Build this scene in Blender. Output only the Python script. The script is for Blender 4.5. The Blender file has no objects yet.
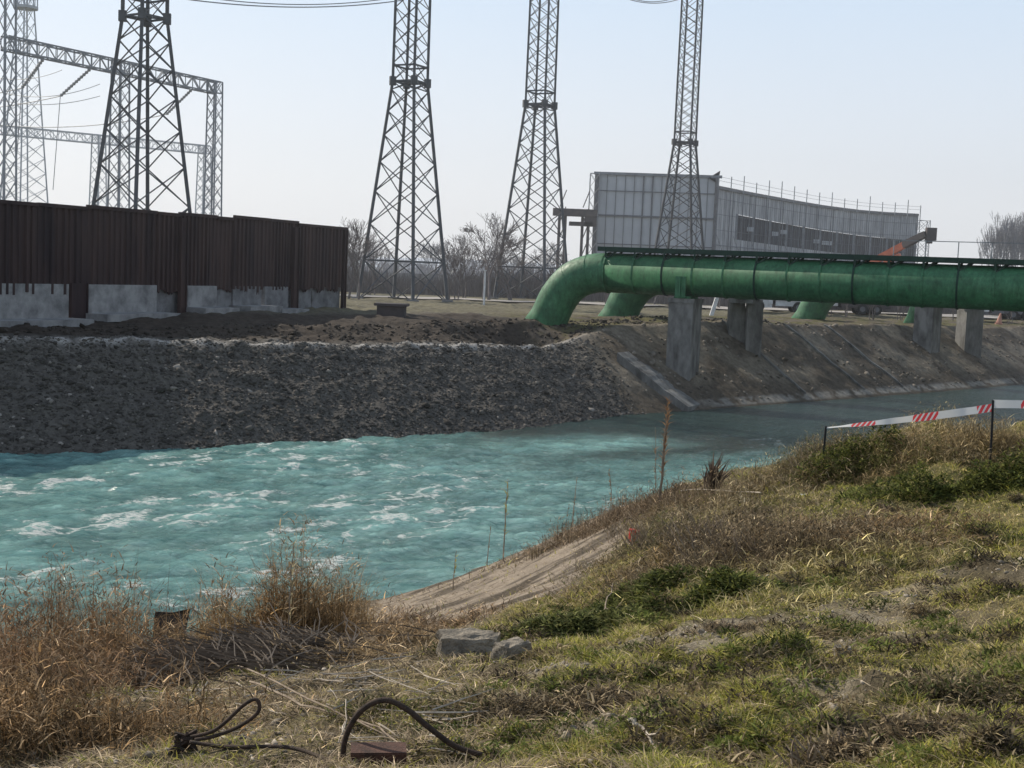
import bpy, math, random
import numpy as np
from mathutils import Vector, Matrix
random.seed(7); rng = np.random.default_rng(11)
R = math.radians
sc = bpy.context.scene
COL = sc.collection
# ------------------------------------------------------------------ camera
F = 1300.0; CZ = 7.0
PITCH = math.atan(112/F); ROLL = R(2.35)
cd = bpy.data.cameras.new('camera'); cam = bpy.data.objects.new('camera', cd); COL.objects.link(cam)
cd.sensor_width = 36; cd.lens = F/1024*36; cd.clip_end = 12000; cd.clip_start = .05
CM = Matrix.Rotation(math.pi/2-PITCH, 3, 'X') @ Matrix.Rotation(ROLL, 3, 'Z')
cam.matrix_world = Matrix.Translation((0,0,CZ)) @ CM.to_4x4()
sc.camera = cam
def ray(px, py): return CM @ Vector(((px-512)/F, (384-py)/F, -1))
def Pz(px, py, z):
    r = ray(px, py); k = (z-CZ)/r.z; return Vector((r.x*k, r.y*k, z))
def Pd(px, py, d):
    r = ray(px, py); k = d/r.y; return Vector((r.x*k, d, CZ+r.z*k))
def hy(px): return 272 + (px-512)*math.tan(ROLL)      # picture row of the horizon
def Xd(px, d): return Pd(px, hy(px), d).x             # ground position under a column at depth d
SQ = math.sqrt(2)
def st(x, y): return (y-x)/SQ, (x+y)/SQ
def xy(s, t): return (t-s)/SQ, (t+s)/SQ
# ------------------------------------------------------------------ noise
def _h(ix, iy, seed):
    n = (ix.astype(np.int64)*374761393 + iy.astype(np.int64)*668265263 + seed*1442695041) & 0xffffffff
    n = ((n ^ (n >> 13))*1274126177) & 0xffffffff
    return ((n ^ (n >> 16)) & 0xffff)/65535.0
def vn(x, y, seed=0):
    x = np.asarray(x, float); y = np.asarray(y, float)
    ix = np.floor(x); iy = np.floor(y); fx = x-ix; fy = y-iy
    fx = fx*fx*(3-2*fx); fy = fy*fy*(3-2*fy)
    a = _h(ix,iy,seed); b = _h(ix+1,iy,seed); c = _h(ix,iy+1,seed); d = _h(ix+1,iy+1,seed)
    return (a*(1-fx)+b*fx)*(1-fy)+(c*(1-fx)+d*fx)*fy
def fbm(x, y, o=4, seed=0, g=.5):
    v = 0; a = 1; n = 0
    for i in range(o):
        v = v+a*vn(x*2**i+i*17.3, y*2**i-i*9.1, seed+i); n += a; a *= g
    return v/n
def sm(a, b, x):
    t = np.clip((np.asarray(x, float)-a)/(b-a), 0, 1); return t*t*(3-2*t)
# ------------------------------------------------------------------ materials
def nodes(name):
    m = bpy.data.materials.new(name); m.use_nodes = True
    nt = m.node_tree; b = nt.nodes['Principled BSDF']; return m, nt, b
def ramp(nt, src, stops):
    r = nt.nodes.new('ShaderNodeValToRGB'); e = r.color_ramp.elements
    while len(e) < len(stops): e.new(.5)
    for i, (p, c) in enumerate(stops):
        e[i].position = p; e[i].color = (*c, 1) if len(c) == 3 else c
    nt.links.new(src, r.inputs[0]); return r
def noise(nt, scale, detail=5, rough=.6, vec=None):
    n = nt.nodes.new('ShaderNodeTexNoise'); n.inputs['Scale'].default_value = scale
    n.inputs['Detail'].default_value = detail; n.inputs['Roughness'].default_value = rough
    if vec is not None: nt.links.new(vec, n.inputs['Vector'])
    return n
def coords(nt, scale=(1,1,1), obj=True):
    tc = nt.nodes.new('ShaderNodeTexCoord'); mp = nt.nodes.new('ShaderNodeMapping')
    mp.inputs['Scale'].default_value = scale
    nt.links.new(tc.outputs['Object' if obj else 'UV'], mp.inputs[0]); return mp.outputs[0]
def mat(name, c1, c2=None, scale=3, rough=.8, metal=0, bump=.2, bscale=None, stretch=(1,1,1), spec=.3, c3=None):
    m, nt, b = nodes(name)
    v = coords(nt, stretch); n = noise(nt, scale, vec=v)
    c2 = c2 or tuple(x*.7 for x in c1)
    stops = [(.32, c2), (.62, c1)] + ([(.75, c3)] if c3 else [])
    r = ramp(nt, n.outputs[0], stops)
    nt.links.new(r.outputs[0], b.inputs['Base Color'])
    b.inputs['Roughness'].default_value = rough; b.inputs['Metallic'].default_value = metal
    b.inputs['Specular IOR Level'].default_value = spec
    if bump:
        n2 = noise(nt, bscale or scale*6, vec=v); bp = nt.nodes.new('ShaderNodeBump')
        bp.inputs['Strength'].default_value = bump; bp.inputs['Distance'].default_value = .05
        nt.links.new(n2.outputs[0], bp.inputs['Height']); nt.links.new(bp.outputs[0], b.inputs['Normal'])
    return m
def attr_mat(name, rough=.9, bump=.0, bscale=20, nscale=12, namt=.5, trans=0):
    m, nt, b = nodes(name)
    a = nt.nodes.new('ShaderNodeVertexColor'); a.layer_name = 'col'
    v = coords(nt); n = noise(nt, nscale, 8, .7, v)
    r = ramp(nt, n.outputs[0], [(.3, (1-namt,)*3), (.7, (1+namt*.6,)*3)])
    mx = nt.nodes.new('ShaderNodeMix'); mx.data_type = 'RGBA'; mx.blend_type = 'MULTIPLY'; mx.inputs[0].default_value = 1
    nt.links.new(a.outputs[0], mx.inputs[6]); nt.links.new(r.outputs[0], mx.inputs[7])
    nt.links.new(mx.outputs[2], b.inputs['Base Color'])
    b.inputs['Roughness'].default_value = rough; b.inputs['Specular IOR Level'].default_value = .15
    if bump:
        n2 = noise(nt, bscale, 8, .7, v); bp = nt.nodes.new('ShaderNodeBump'); bp.inputs['Strength'].default_value = bump
        bp.inputs['Distance'].default_value = .08
        nt.links.new(n2.outputs[0], bp.inputs['Height']); nt.links.new(bp.outputs[0], b.inputs['Normal'])
    if trans:
        t = nt.nodes.new('ShaderNodeBsdfTranslucent'); nt.links.new(mx.outputs[2], t.inputs[0])
        ms = nt.nodes.new('ShaderNodeMixShader'); ms.inputs[0].default_value = trans
        o = nt.nodes['Material Output']; nt.links.new(b.outputs[0], ms.inputs[1]); nt.links.new(t.outputs[0], ms.inputs[2]); nt.links.new(ms.outputs[0], o.inputs[0])
    return m
M = {}
M['steel'] = mat('lattice_steel', (.085,.095,.11), (.055,.06,.07), 2, .7, .0, 0)
M['steel_f'] = mat('lattice_steel_far', (.04,.045,.055), (.025,.03,.038), 2, .7, 0, 0)
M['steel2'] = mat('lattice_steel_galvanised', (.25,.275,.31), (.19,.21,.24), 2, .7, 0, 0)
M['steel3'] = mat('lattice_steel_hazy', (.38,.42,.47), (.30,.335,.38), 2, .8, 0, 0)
M['rust'] = mat('rusty_sheet', (.078,.053,.050), (.040,.031,.034), 1.4, .8, 0, .3, 12, (1,1,.12), .2, (.088,.056,.05))
M['conc'] = mat('concrete', (.23,.232,.24), (.10,.10,.105), 1.6, .9, 0, .3)
M['conc_l'] = mat('pale_concrete', (.33,.33,.33), (.16,.16,.165), 1.4, .9, 0, .3)
M['conc_d'] = mat('stained_concrete', (.24,.235,.225), (.085,.082,.078), 1.7, .9, 0, .8, 8, (1,1,.4))
M['green'] = mat('green_pipe_paint', (.038,.135,.070), (.024,.095,.052), 1.1, .5, 0, .05, 6, (1,1,1), .5, (.055,.17,.09))
m_, nt, b = nodes('weathered_green_paint'); v = coords(nt); n1 = noise(nt, 1.3, 8, .7, v); v2 = coords(nt, (1,1,.35)); n2 = noise(nt, 5, 8, .75, v2)
r1 = ramp(nt, n1.outputs[0], [(.3,(.016,.085,.038)),(.5,(.030,.14,.062)),(.7,(.060,.205,.10))]); r2 = ramp(nt, n2.outputs[0], [(.30,(.35,.30,.24)),(.44,(.85,.85,.85)),(.60,(1.15,1.15,1.12)),(.70,(2.0,1.8,1.7))])
mx = nt.nodes.new('ShaderNodeMix'); mx.data_type = 'RGBA'; mx.blend_type = 'MULTIPLY'; mx.inputs[0].default_value = .8; nt.links.new(r1.outputs[0], mx.inputs[6]); nt.links.new(r2.outputs[0], mx.inputs[7]); nt.links.new(mx.outputs[2], b.inputs['Base Color'])
rr = ramp(nt, n2.outputs[0], [(.3,(.75,)*3),(.7,(.42,)*3)]); nt.links.new(rr.outputs[0], b.inputs['Roughness'])
bp = nt.nodes.new('ShaderNodeBump'); bp.inputs['Strength'].default_value = .35; bp.inputs['Distance'].default_value = .06; n3 = noise(nt, 1.6, 4, .6, v); nt.links.new(n3.outputs[0], bp.inputs['Height']); nt.links.new(bp.outputs[0], b.inputs['Normal'])
M['green'] = m_
M['green_d'] = mat('dark_green_steel', (.012,.045,.030), (.008,.028,.022), 3, .6, 0, 0)
M['panel'] = mat('cladding_panel', (.50,.53,.57), (.43,.46,.50), .35, .7, 0, 0)
M['panel_l'] = mat('weathered_facade', (.52,.53,.55), (.30,.305,.33), .8, .8, 0, 0, None, (1,1,.35))
M['dark'] = mat('dark_opening', (.055,.06,.075), (.03,.035,.045), .5, .9, 0, 0)
M['scaf'] = mat('scaffold_tube', (.26,.28,.31), (.18,.19,.21), 2, .7, 0, 0)
M['scaf_d'] = mat('scaffold_tube_dark', (.15,.16,.18), (.11,.115,.13), 2, .7, 0, 0)
M['brown_steel'] = mat('brown_steel', (.10,.085,.085), (.055,.05,.052), 1, .8, 0, 0)
M['orange'] = mat('orange_paint', (.60,.17,.085), (.42,.12,.07), 2, .5, 0, 0)
M['pink'] = mat('faded_orange', (.50,.26,.20), (.4,.2,.15), 2, .7, 0, 0)
M['grey_paint'] = mat('grey_paint', (.16,.165,.18), (.1,.1,.11), 2, .5, 0, 0)
M['white'] = mat('white_paint', (.68,.69,.70), (.5,.5,.51), 2, .6, 0, 0)
M['rubber'] = mat('rubber', (.03,.03,.03), (.02,.02,.02), 5, .9, 0, 0)
M['glass'] = mat('dark_glass', (.05,.06,.07), (.04,.05,.06), 1, .1, 0, 0)
M['bark'] = mat('bark', (.16,.14,.14), (.11,.10,.10), 3, .95, 0, 0)
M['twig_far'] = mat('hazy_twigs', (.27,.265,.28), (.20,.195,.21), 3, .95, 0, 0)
M['twig'] = mat('dry_wood', (.30,.24,.18), (.16,.12,.09), 8, .9, 0, .2)
M['brush'] = mat('brushwood', (.20,.16,.125), (.05,.04,.033), 1.5, .9, 0, 0)
M['twig_l'] = mat('bleached_wood', (.50,.44,.36), (.3,.25,.2), 8, .9, 0, .2)
M['rod'] = mat('rusty_rod', (.075,.050,.038), (.03,.024,.02), 25, .85, 0, .4)
M['rust_red'] = mat('rusty_channel', (.10,.05,.036), (.045,.026,.02), 12, .85, 0, .4)
M['black'] = mat('black_steel', (.02,.02,.022), (.012,.012,.014), 5, .7, 0, 0)
M['red'] = mat('red_plastic', (.65,.03,.025), (.5,.02,.02), 5, .4, 0, 0)
M['rock'] = mat('broken_concrete', (.34,.295,.235), (.13,.115,.095), 6, .95, 0, 1.0, 30)
M['wire'] = mat('power_cable', (.25,.27,.31), (.2,.22,.25), 2, .6, 0, 0)
M['insul'] = mat('insulator_glass', (.26,.28,.31), (.2,.22,.24), 2, .4, 0, 0)
M['road'] = mat('dusty_road', (.36,.335,.31), (.27,.25,.23), .3, .95, 0, .1)
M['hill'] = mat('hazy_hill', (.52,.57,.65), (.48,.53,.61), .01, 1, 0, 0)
# ------------------------------------------------------------------ mesh helpers
class MB:
    def __init__(s): s.v = []; s.f = []
    def add(s, vs, fs):
        n = len(s.v); s.v += [tuple(v) for v in vs]; s.f += [tuple(i+n for i in f) for f in fs]
    def box(s, c, d, rot=None):
        c = Vector(c); hx, hy_, hz = d[0]/2, d[1]/2, d[2]/2
        vs = [Vector((x,y,z)) for x in (-hx,hx) for y in (-hy_,hy_) for z in (-hz,hz)]
        if rot is not None: vs = [rot @ v for v in vs]
        s.add([c+v for v in vs], [(0,1,3,2),(4,6,7,5),(0,4,5,1),(2,3,7,6),(0,2,6,4),(1,5,7,3)])
    def bar(s, a, b, w, n=4, w2=None, ph=None):
        a = Vector(a); b = Vector(b); d = b-a
        if d.length < 1e-6: return
        d.normalize(); u = d.cross(Vector((0,0,1)))
        if u.length < .05: u = d.cross(Vector((1,0,0)))
        u.normalize(); k = d.cross(u); w2 = w if w2 is None else w2
        ph = (math.pi/4 if n == 4 else 0) if ph is None else ph; q = .7071 if n == 4 else .5
        vs = []
        for p, ww in ((a,w),(b,w2)):
            for i in range(n):
                t = ph+2*math.pi*i/n; vs.append(p+(u*math.cos(t)+k*math.sin(t))*ww*q)
        fs = [(i,(i+1)%n,n+(i+1)%n,n+i) for i in range(n)]+[tuple(range(n))[::-1], tuple(range(n,2*n))]
        s.add(vs, fs)
    def tube(s, pts, rad, n=8, cap=True):
        pts = [Vector(p) for p in pts]; N = len(pts)
        rad = rad if hasattr(rad, '__len__') else [rad]*N
        u = None; vs = []
        for i, p in enumerate(pts):
            if i == 0: d = pts[1]-p
            elif i == N-1: d = p-pts[i-1]
            else: d = (pts[i+1]-p).normalized()+(p-pts[i-1]).normalized()
            d.normalize()
            if u is None:
                u = d.cross(Vector((0,0,1)))
                if u.length < .05: u = d.cross(Vector((1,0,0)))
            u = (u-d*u.dot(d)).normalized(); k = d.cross(u)
            m = 1.0
            if 0 < i < N-1:
                c = (pts[i]-pts[i-1]).normalized().dot((pts[i+1]-pts[i]).normalized()); m = 1/max(.5, math.sqrt((1+c)/2))
                hz = ((pts[i+1]-pts[i]).normalized()-(pts[i]-pts[i-1]).normalized())
                hz = hz.normalized() if hz.length > 1e-5 else None
            else: hz = None
            for j in range(n):
                t = 2*math.pi*j/n; o = (u*math.cos(t)+k*math.sin(t))*rad[i]
                if hz is not None: o = o+hz*(o.dot(hz))*(m-1)
                vs.append(p+o)
        fs = [(i*n+j, i*n+(j+1)%n, (i+1)*n+(j+1)%n, (i+1)*n+j) for i in range(N-1) for j in range(n)]
        if cap: fs += [tuple(range(n))[::-1], tuple(range((N-1)*n, N*n))]
        s.add(vs, fs)
    def obj(s, name, m, parent=None, smooth=False):
        me = bpy.data.meshes.new(name); me.from_pydata(s.v, [], s.f); me.update()
        if smooth: me.polygons.foreach_set('use_smooth', [True]*len(me.polygons))
        me.materials.append(m)
        o = bpy.data.objects.new(name, me); COL.objects.link(o)
        if parent is not None:
            o.parent = parent; o.matrix_parent_inverse = Matrix.Translation(parent.location).inverted()
        return o
def tag(o, label=None, cat=None, group=None, kind=None):
    if label: o['label'] = label
    if cat: o['category'] = cat
    if group: o['group'] = group
    if kind: o['kind'] = kind
    return o
def thing(name, label, cat, loc=(0,0,0), group=None):
    o = bpy.data.objects.new(name, None); COL.objects.link(o); o.location = loc; o.empty_display_size = .3
    return tag(o, label, cat, group)
def copy_tree(o, loc, rz, scale, label=None):
    c = o.copy(); COL.objects.link(c); c.location = loc; c.rotation_euler = (0,0,rz); c.scale = (scale,)*3
    if label: c['label'] = label
    for ch in list(o.children):
        k = ch.copy(); COL.objects.link(k); k.parent = c
    return c
def npmesh(name, V, Fc, m, cols=None, smooth=False):
    me = bpy.data.meshes.new(name); V = np.asarray(V, np.float32); Fc = np.asarray(Fc, np.int32)
    k = Fc.shape[1]; nf = len(Fc)
    me.vertices.add(len(V)); me.vertices.foreach_set('co', V.ravel())
    me.loops.add(nf*k); me.loops.foreach_set('vertex_index', Fc.ravel())
    me.polygons.add(nf); me.polygons.foreach_set('loop_start', np.arange(nf, dtype=np.int32)*k)
    try: me.polygons.foreach_set('loop_total', np.full(nf, k, np.int32))
    except Exception: pass
    me.update(calc_edges=True)
    if smooth: me.polygons.foreach_set('use_smooth', np.ones(nf, bool))
    if cols is not None:
        a = me.color_attributes.new('col', 'FLOAT_COLOR', 'POINT')
        c4 = np.ones((len(V), 4), np.float32); c4[:, :3] = cols; a.data.foreach_set('color', c4.ravel())
    me.materials.append(m); me.validate()
    o = bpy.data.objects.new(name, me); COL.objects.link(o); return o
def grid(sv, tv, zf, name, m, colf=None):
    S, T = np.meshgrid(sv, tv, indexing='ij'); X = (T-S)/SQ; Y = (T+S)/SQ
    Z = zf(X, Y); V = np.stack([X.ravel(), Y.ravel(), Z.ravel()], 1)
    a, b = S.shape; I = np.arange(a*b).reshape(a, b)
    Fc = np.stack([I[:-1,:-1].ravel(), I[:-1,1:].ravel(), I[1:,1:].ravel(), I[1:,:-1].ravel()], 1)
    return npmesh(name, V, Fc, m, colf(V[:,0], V[:,1], V[:,2]) if colf else None, True)
# ------------------------------------------------------------------ terrain of the near bank
cps = []
for px, py, z in [(0,768,3.9),(250,768,4.35),(512,768,4.6),(768,768,4.75),(1024,768,4.85),(1300,768,5.0),(0,715,3.3),(120,700,3.15),
    (250,665,3.05),(370,640,2.3),(380,607,.45),(420,640,2.6),(470,652,3.4),(450,600,1.35),(500,600,1.9),(540,560,1.75),(560,600,3.1),(600,518,1.6),(500,562,.9),(600,560,2.65),
    (640,500,2.3),(700,500,3.2),(650,560,3.35),(760,480,3.7),(830,462,4.0),(990,460,4.22),(1024,442,4.3),(1200,450,4.4),(800,560,4.1),(1000,560,4.35),(1200,560,4.5),
    (600,650,4.0),(800,650,4.4),(1000,650,4.6),(1200,650,4.75),(300,715,3.95),(450,705,4.2),(600,705,4.35)]:
    p = Pz(px, py, z); cps.append((p.x, p.y, z))
for t in (-25,-12,-2,5,10,15,20,26,34,45,60):
    for s, z in ((21,.0),(24,-1.2)): cps.append((*xy(s,t), z))
for s, t, z in [(0,0,5.4),(-4,-4,5.45),(-12,0,5.6),(-12,15,5.5),(-12,35,5.4),(0,35,4.9),(8,40,4.6),(0,55,4.9),(11,55,4.3),(-12,-20,5.4),(0,-15,5.2),(8,-12,4.0),(8,-25,4.1),(12,-10,2.9),(16,-10,1.6),(12,0,3.0),(16,2,1.5),(17,8,1.1),(12,45,4.3),(11,32,4.3),(2,8,5.0)]:
    cps.append((*xy(s,t), z))
cps = np.array(cps)
def _k(r): return r*r*np.log(r+1e-6)
_n = len(cps); _A = np.zeros((_n+3,_n+3)); _D = np.hypot(cps[:,0][:,None]-cps[:,0], cps[:,1][:,None]-cps[:,1])
_A[:_n,:_n] = _k(_D)+np.eye(_n)*2.0; _A[:_n,_n] = 1; _A[:_n,_n+1:] = cps[:,:2]; _A[_n:,:_n] = _A[:_n,_n:].T
_w = np.linalg.solve(_A, np.r_[cps[:,2], 0,0,0])
def zbase(x, y):
    x = np.asarray(x, float); y = np.asarray(y, float); sh = x.shape; x = x.ravel(); y = y.ravel(); out = np.empty(len(x))
    for i in range(0, len(x), 20000):
        a = x[i:i+20000]; b = y[i:i+20000]
        out[i:i+20000] = _k(np.hypot(a[:,None]-cps[:,0], b[:,None]-cps[:,1]))@_w[:_n]+_w[_n]+a*_w[_n+1]+b*_w[_n+2]
    out = out.reshape(sh); s, t = st(x.reshape(sh), y.reshape(sh))
    far = 1-sm(-18,-10,s)*(1-sm(50,62,t))*sm(-34,-24,t)
    gen = np.interp(s, [-12,0,11,21,24], [5.5,5.2,4.3,0,-1.2])
    out = out*(1-far)+gen*far
    return np.clip(out, -1.4, 5.7)
def slabm_old(s, t):                       # where the old concrete lining of the near slope shows
    return sm(12.4,14.0,s+.9*(fbm(s*.8,t*.8,3,5)-.5)*2)*sm(11.5,14.5,t-.12*(s-14)+1.2*(fbm(s,t,3,9)-.5)*2)*(1-sm(20,23,t+1.5*(fbm(s,t,3,19)-.5)))
SLP = [(365,604),(440,585),(520,553),(600,514),(640,505),(636,528),(620,550),(606,568),(575,590),(535,606),(490,624),(450,636),(400,646),(365,642)]
SLW = []
for _px,_py in SLP:
    r_ = ray(_px,_py); d_ = np.linspace(8,45,900); zz_ = zbase(r_.x/r_.y*d_, d_); k_ = int(np.argmax(CZ+r_.z/r_.y*d_ < zz_-.02)) or 700; SLW.append((r_.x/r_.y*d_[k_], d_[k_]))
SLW = np.array(SLW)
def slabm(s, t):
    x = (t-s)/SQ; y = (t+s)/SQ; x = x+.5*(fbm(s*.9,t*.9,3,5)-.5); y = y+.9*(fbm(s*.9,t*.9,3,8)-.5)
    ins = np.zeros(np.shape(x), bool); dm = np.full(np.shape(x), 99.); n = len(SLW)
    for i in range(n):
        (x1,y1),(x2,y2) = SLW[i], SLW[(i+1)%n]
        c = ((y1>y)!=(y2>y)) & (x < (x2-x1)*(y-y1)/((y2-y1) or 1e-9)+x1); ins ^= c
        l2 = (x2-x1)**2+(y2-y1)**2+1e-9; k = np.clip(((x-x1)*(x2-x1)+(y-y1)*(y2-y1))/l2,0,1); dm = np.minimum(dm, np.hypot(x-x1-k*(x2-x1), y-y1-k*(y2-y1)))
    return sm(-.35,.35, np.where(ins,dm,-dm))
def znear(x, y):
    s, t = st(np.asarray(x,float), np.asarray(y,float)); sl = slabm(s, t)
    land = sm(23.5,20.5,s); ridge_ = sm(7,9,s)*sm(15,12,s)*sm(15,19,t)*sm(60,40,t)
    b = (fbm(x*.9,y*.9,4,2)-.5)*.40 + (fbm(x*2.6,y*2.6,3,6)-.5)*.20 + (fbm(x*8,y*8,3,3)-.5)*.085
    steps = (np.floor(s/1.3)%2)*.04*sl
    return zbase(x,y) + b*(1-.8*sl)*land + steps + ridge_*(fbm(x*.75+3,y*.75,2,12)-.5)*.85
NEAR_COLS = None
def near_col(x, y, z):
    s, t = st(x, y); sl = slabm(s, t)[:,None]
    a = fbm(x*.7, y*.7, 5, 31); b = fbm(x*3, y*3, 4, 41); c = fbm(x*9, y*9, 3, 51)
    soil = np.array([.19,.155,.10]); sand = np.array([.50,.43,.32]); grn = np.array([.19,.185,.055]); straw = np.array([.38,.31,.175]); conc = np.array([.52,.425,.33])
    g = grassm(x, y)[:,None]; d = np.maximum(sm(.64,.76, a*.6+b*.4)*.7, barem(x,y)*sm(.3,.55,b))[:,None]
    col = soil*(1-d)+sand*d*.85+soil*d*.15
    stw = sm(.42,.6,b*.5+c*.5)[:,None]*.6
    col = col*(1-stw)+straw*stw
    col = col*(1-.75*g)+grn*.75*g
    strk = fbm(s*4, t*.5, 4, 91)[:,None]; mud = np.array([.085,.07,.052]); cc = conc*(.6+.6*c[:,None]); km = sm(.5,.62,strk); cc = cc*(1-km*.75)+mud*km*.75
    col = col*(1-sl)+cc*sl
    wet = sm(.45,.1,z)[:,None]; col = col*(1-.55*wet)
    return col*(.8+.4*b[:,None])
BARE = [(690,626,.8,.2),(770,618,.7,.15),(865,663,.45,.12),(840,600,.8,.15),(960,588,1.0,.15),(690,662,.35,.12),(885,612,.6,.15),(725,645,.3,.1),(1010,575,.9,.2),(560,640,.4,.12),(830,735,.5,.15),(520,700,.5,.12),(620,745,.4,.1)]
BARE = [(Pz(a,b,4.3), c, d) for a,b,c,d in BARE]
def barem(x, y):
    m = np.zeros_like(x)
    for p, rx, ry in BARE: m = np.maximum(m, sm(1.3,.6,np.hypot((x-p.x)/rx,(y-p.y)/(ry*2.2))+.8*(fbm(x*3,y*3,3,77)-.5)))
    return m
def grassm(x, y):
    s, t = st(x, y)
    g = sm(.28,.50, fbm(x*.55,y*.55,4,61)*.6+fbm(x*2.5,y*2.5,3,67)*.4)
    left = sm(-.9,1.4, x-.0*y+ (fbm(x*.8,y*.8,3,71)-.5)*2.5)      # the left of the bank is dry
    ridge = sm(14.5,12.5, s)
    return g*left*ridge*(1-slabm(s,t))*(1-barem(x,y))
M['near'] = attr_mat('bank_soil', .95, 1.0, 40, 46, .6)
sv = np.unique(np.r_[np.linspace(-200,-14,12), np.linspace(-14,1,50), np.linspace(1,21.5,260), np.linspace(21.5,24,8)])
tv = np.unique(np.r_[np.linspace(-400,-26,14), np.linspace(-26,1,60), np.linspace(1,34,400), np.linspace(34,60,60), np.linspace(60,900,30)])
tag(grid(sv, tv, znear, 'river_bank', M['near'], near_col), kind='structure')
def zn(x, y): return float(znear(np.array([x]), np.array([y]))[0])
def onbank(px, py):                     # the point of the bank seen at a pixel
    r = ray(px, py); d = np.linspace(3, 45, 700); X = r.x/r.y*d; Y = d; Z = CZ+r.z/r.y*d
    zz = znear(X, Y); k = np.argmax(Z < zz) or len(d)-1
    return Vector((X[k], Y[k], zz[k]))
# ------------------------------------------------------------------ far bank
WL = [(st(*Pz(px,py,0).xy)) for px,py in [(-200,468),(0,455),(200,447),(400,436),(560,424),(620,415),(720,408),(800,402),(930,392),(1024,384)]]
Wt = np.array([w[1] for w in WL]); Ws = np.array([w[0] for w in WL]); Ws[0] = Ws[1]
def W(t): return np.interp(t, Wt, Ws)
def zfar(x, y):
    s, t = st(np.asarray(x,float), np.asarray(y,float)); u = s-W(t)
    L = np.interp(t, [21,51], [3.72,3.12])
    H2 = np.interp(t, [30,48], [3.85,4.2])
    z1 = np.select([u<0,u<6,u<8,u<10.4], [u*.5, u/6*L, L+.03*(u-6), L+.06+(u-8)/2.4*(H2-L)], H2+sm(10,16,u)*(4.3-H2))
    Cz = np.interp(t, [55,65,105,140], [4.1,4.4,3.95,4.1])
    z2 = np.select([u<0,u<.5,u<6.2,u<20], [u*.6, u*.6, .3+(u-.5)/5.7*(Cz-.3), Cz+(u-6.2)/13.8*(4.3-Cz)], 4.3)
    k = sm(49.5,55,t+.35*(u-3)*-1.0)
    z = z1*(1-k)+z2*k
    n = (1-.6*sm(-.2,.5,u)*(1-sm(6.5,9,u))*(1-k))*(fbm(x*.45,y*.45,4,101)-.5)*.55*sm(0,2.5,u)*(1-.8*sm(25,60,u))*(1-.55*k*sm(7,5,u)) + (1-.5*k)*(fbm(x*1.6,y*1.6,4,103)-.5)*.34*sm(0,1.5,u)*(1-sm(25,60,u))
    trench = -.7*np.exp(-(((t-52)/3.5)**2+((u-8.3)/1.6)**2))
    return np.maximum(z+n+trench, -1.3)
def far_col(x, y, z):
    s, t = st(x, y); u = s-W(t); k = sm(49.5,55,t-.35*(u-3))
    a = fbm(x*.5,y*.5,4,111); b = fbm(x*2,y*2,4,113)
    grav = np.array([.12,.11,.098]); crest = np.array([.42,.40,.375]); earth = np.array([.12,.10,.078]); pale = np.array([.27,.235,.185]); dryg = np.array([.115,.105,.05])
    up = np.array([.068,.055,.045])
    col = np.where((k<.5)[:,None], grav, earth*(.75+.6*a[:,None]))
    cm = (np.exp(-((u-6.1)/.35)**2)*(1-k)*sm(.3,.5,b))[:,None]; col = col*(1-cm)+crest*cm
    um = (sm(6.8,7.6,u)*(1-sm(14,18,u))*(1-k))[:,None]; col = col*(1-um)+up*um
    pm = (sm(1.,2.2,u)*(1-sm(6.2,7,u))*k*sm(.42,.6,a))[:,None]*.55; col = col*(1-pm)+pale*pm
    toe = (sm(.12,.2,u)*(1-sm(.55,.8,u))*k*sm(56,60,t)*sm(.3,.5,b))[:,None]; col = col*(1-toe)+np.array([.30,.28,.25])*toe
    gm = (sm(15,20,u)*(1-k)+sm(6.2,7.4,u)*k)[:,None]*sm(.38,.55,b)[:,None]; col = col*(1-gm)+dryg*gm
    pl = (sm(14,20,u))[:,None]; col = col*(1-pl*.8)+np.array([.16,.145,.10])*(.8+.4*a[:,None])*pl*.8
    return col
M['far'] = attr_mat('far_bank_soil', .95, 1.0, 3.5, 3, .5)
us = np.unique(np.r_[np.linspace(40.5,56,110), np.linspace(56,75,50), np.linspace(75,120,30)])
ut = np.unique(np.r_[np.linspace(-400,-2,20), np.linspace(-2,16,24), np.linspace(16,110,420), np.linspace(110,220,60), np.linspace(220,900,20)])
tag(grid(us, ut, zfar, 'far_bank', M['far'], far_col), kind='structure')
M['plain'] = mat('plain_soil', (.24,.225,.165), (.16,.15,.11), .08, .95, 0, 0)
mb = MB(); q = [xy(119.9,-6000), xy(119.9,6000), xy(7000,6000), xy(7000,-6000)]
mb.add([(a,b,4.27) for a,b in q], [(0,1,2,3)]); tag(mb.obj('plain', M['plain']), kind='structure')
mb = MB(); q = [xy(-199,-6000), xy(-199,6000), xy(-6000,6000), xy(-6000,-6000)]
mb.add([(a,b,5.0) for a,b in q], [(3,2,1,0)]); tag(mb.obj('field', M['plain']), kind='structure')
# dirt road
mb = MB(); n = 60; P0 = Vector((-75,93,0)); P1 = Vector((90,148,0)); dr = (P1-P0).normalized(); nr = Vector((-dr.y,dr.x,0))
pts = []
for i in range(n+1):
    p = P0.lerp(P1, i/n)
    for w in (-3.6,-1.2,1.2,3.6):
        q = p+nr*w; pts.append((q.x,q.y,max(4.36, max(float(zfar(np.array([q.x+dx]),np.array([q.y+dy]))[0]) for dx in (-1,0,1) for dy in (-1,0,1))+.05)))
mb.add(pts, [(i*4+j,(i+1)*4+j,(i+1)*4+j+1,i*4+j+1) for i in range(n) for j in range(3)])
tag(mb.obj('dirt_road', M['road'], smooth=True), kind='structure')
def zf(x, y): return float(zfar(np.array([x]), np.array([y]))[0])
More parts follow.
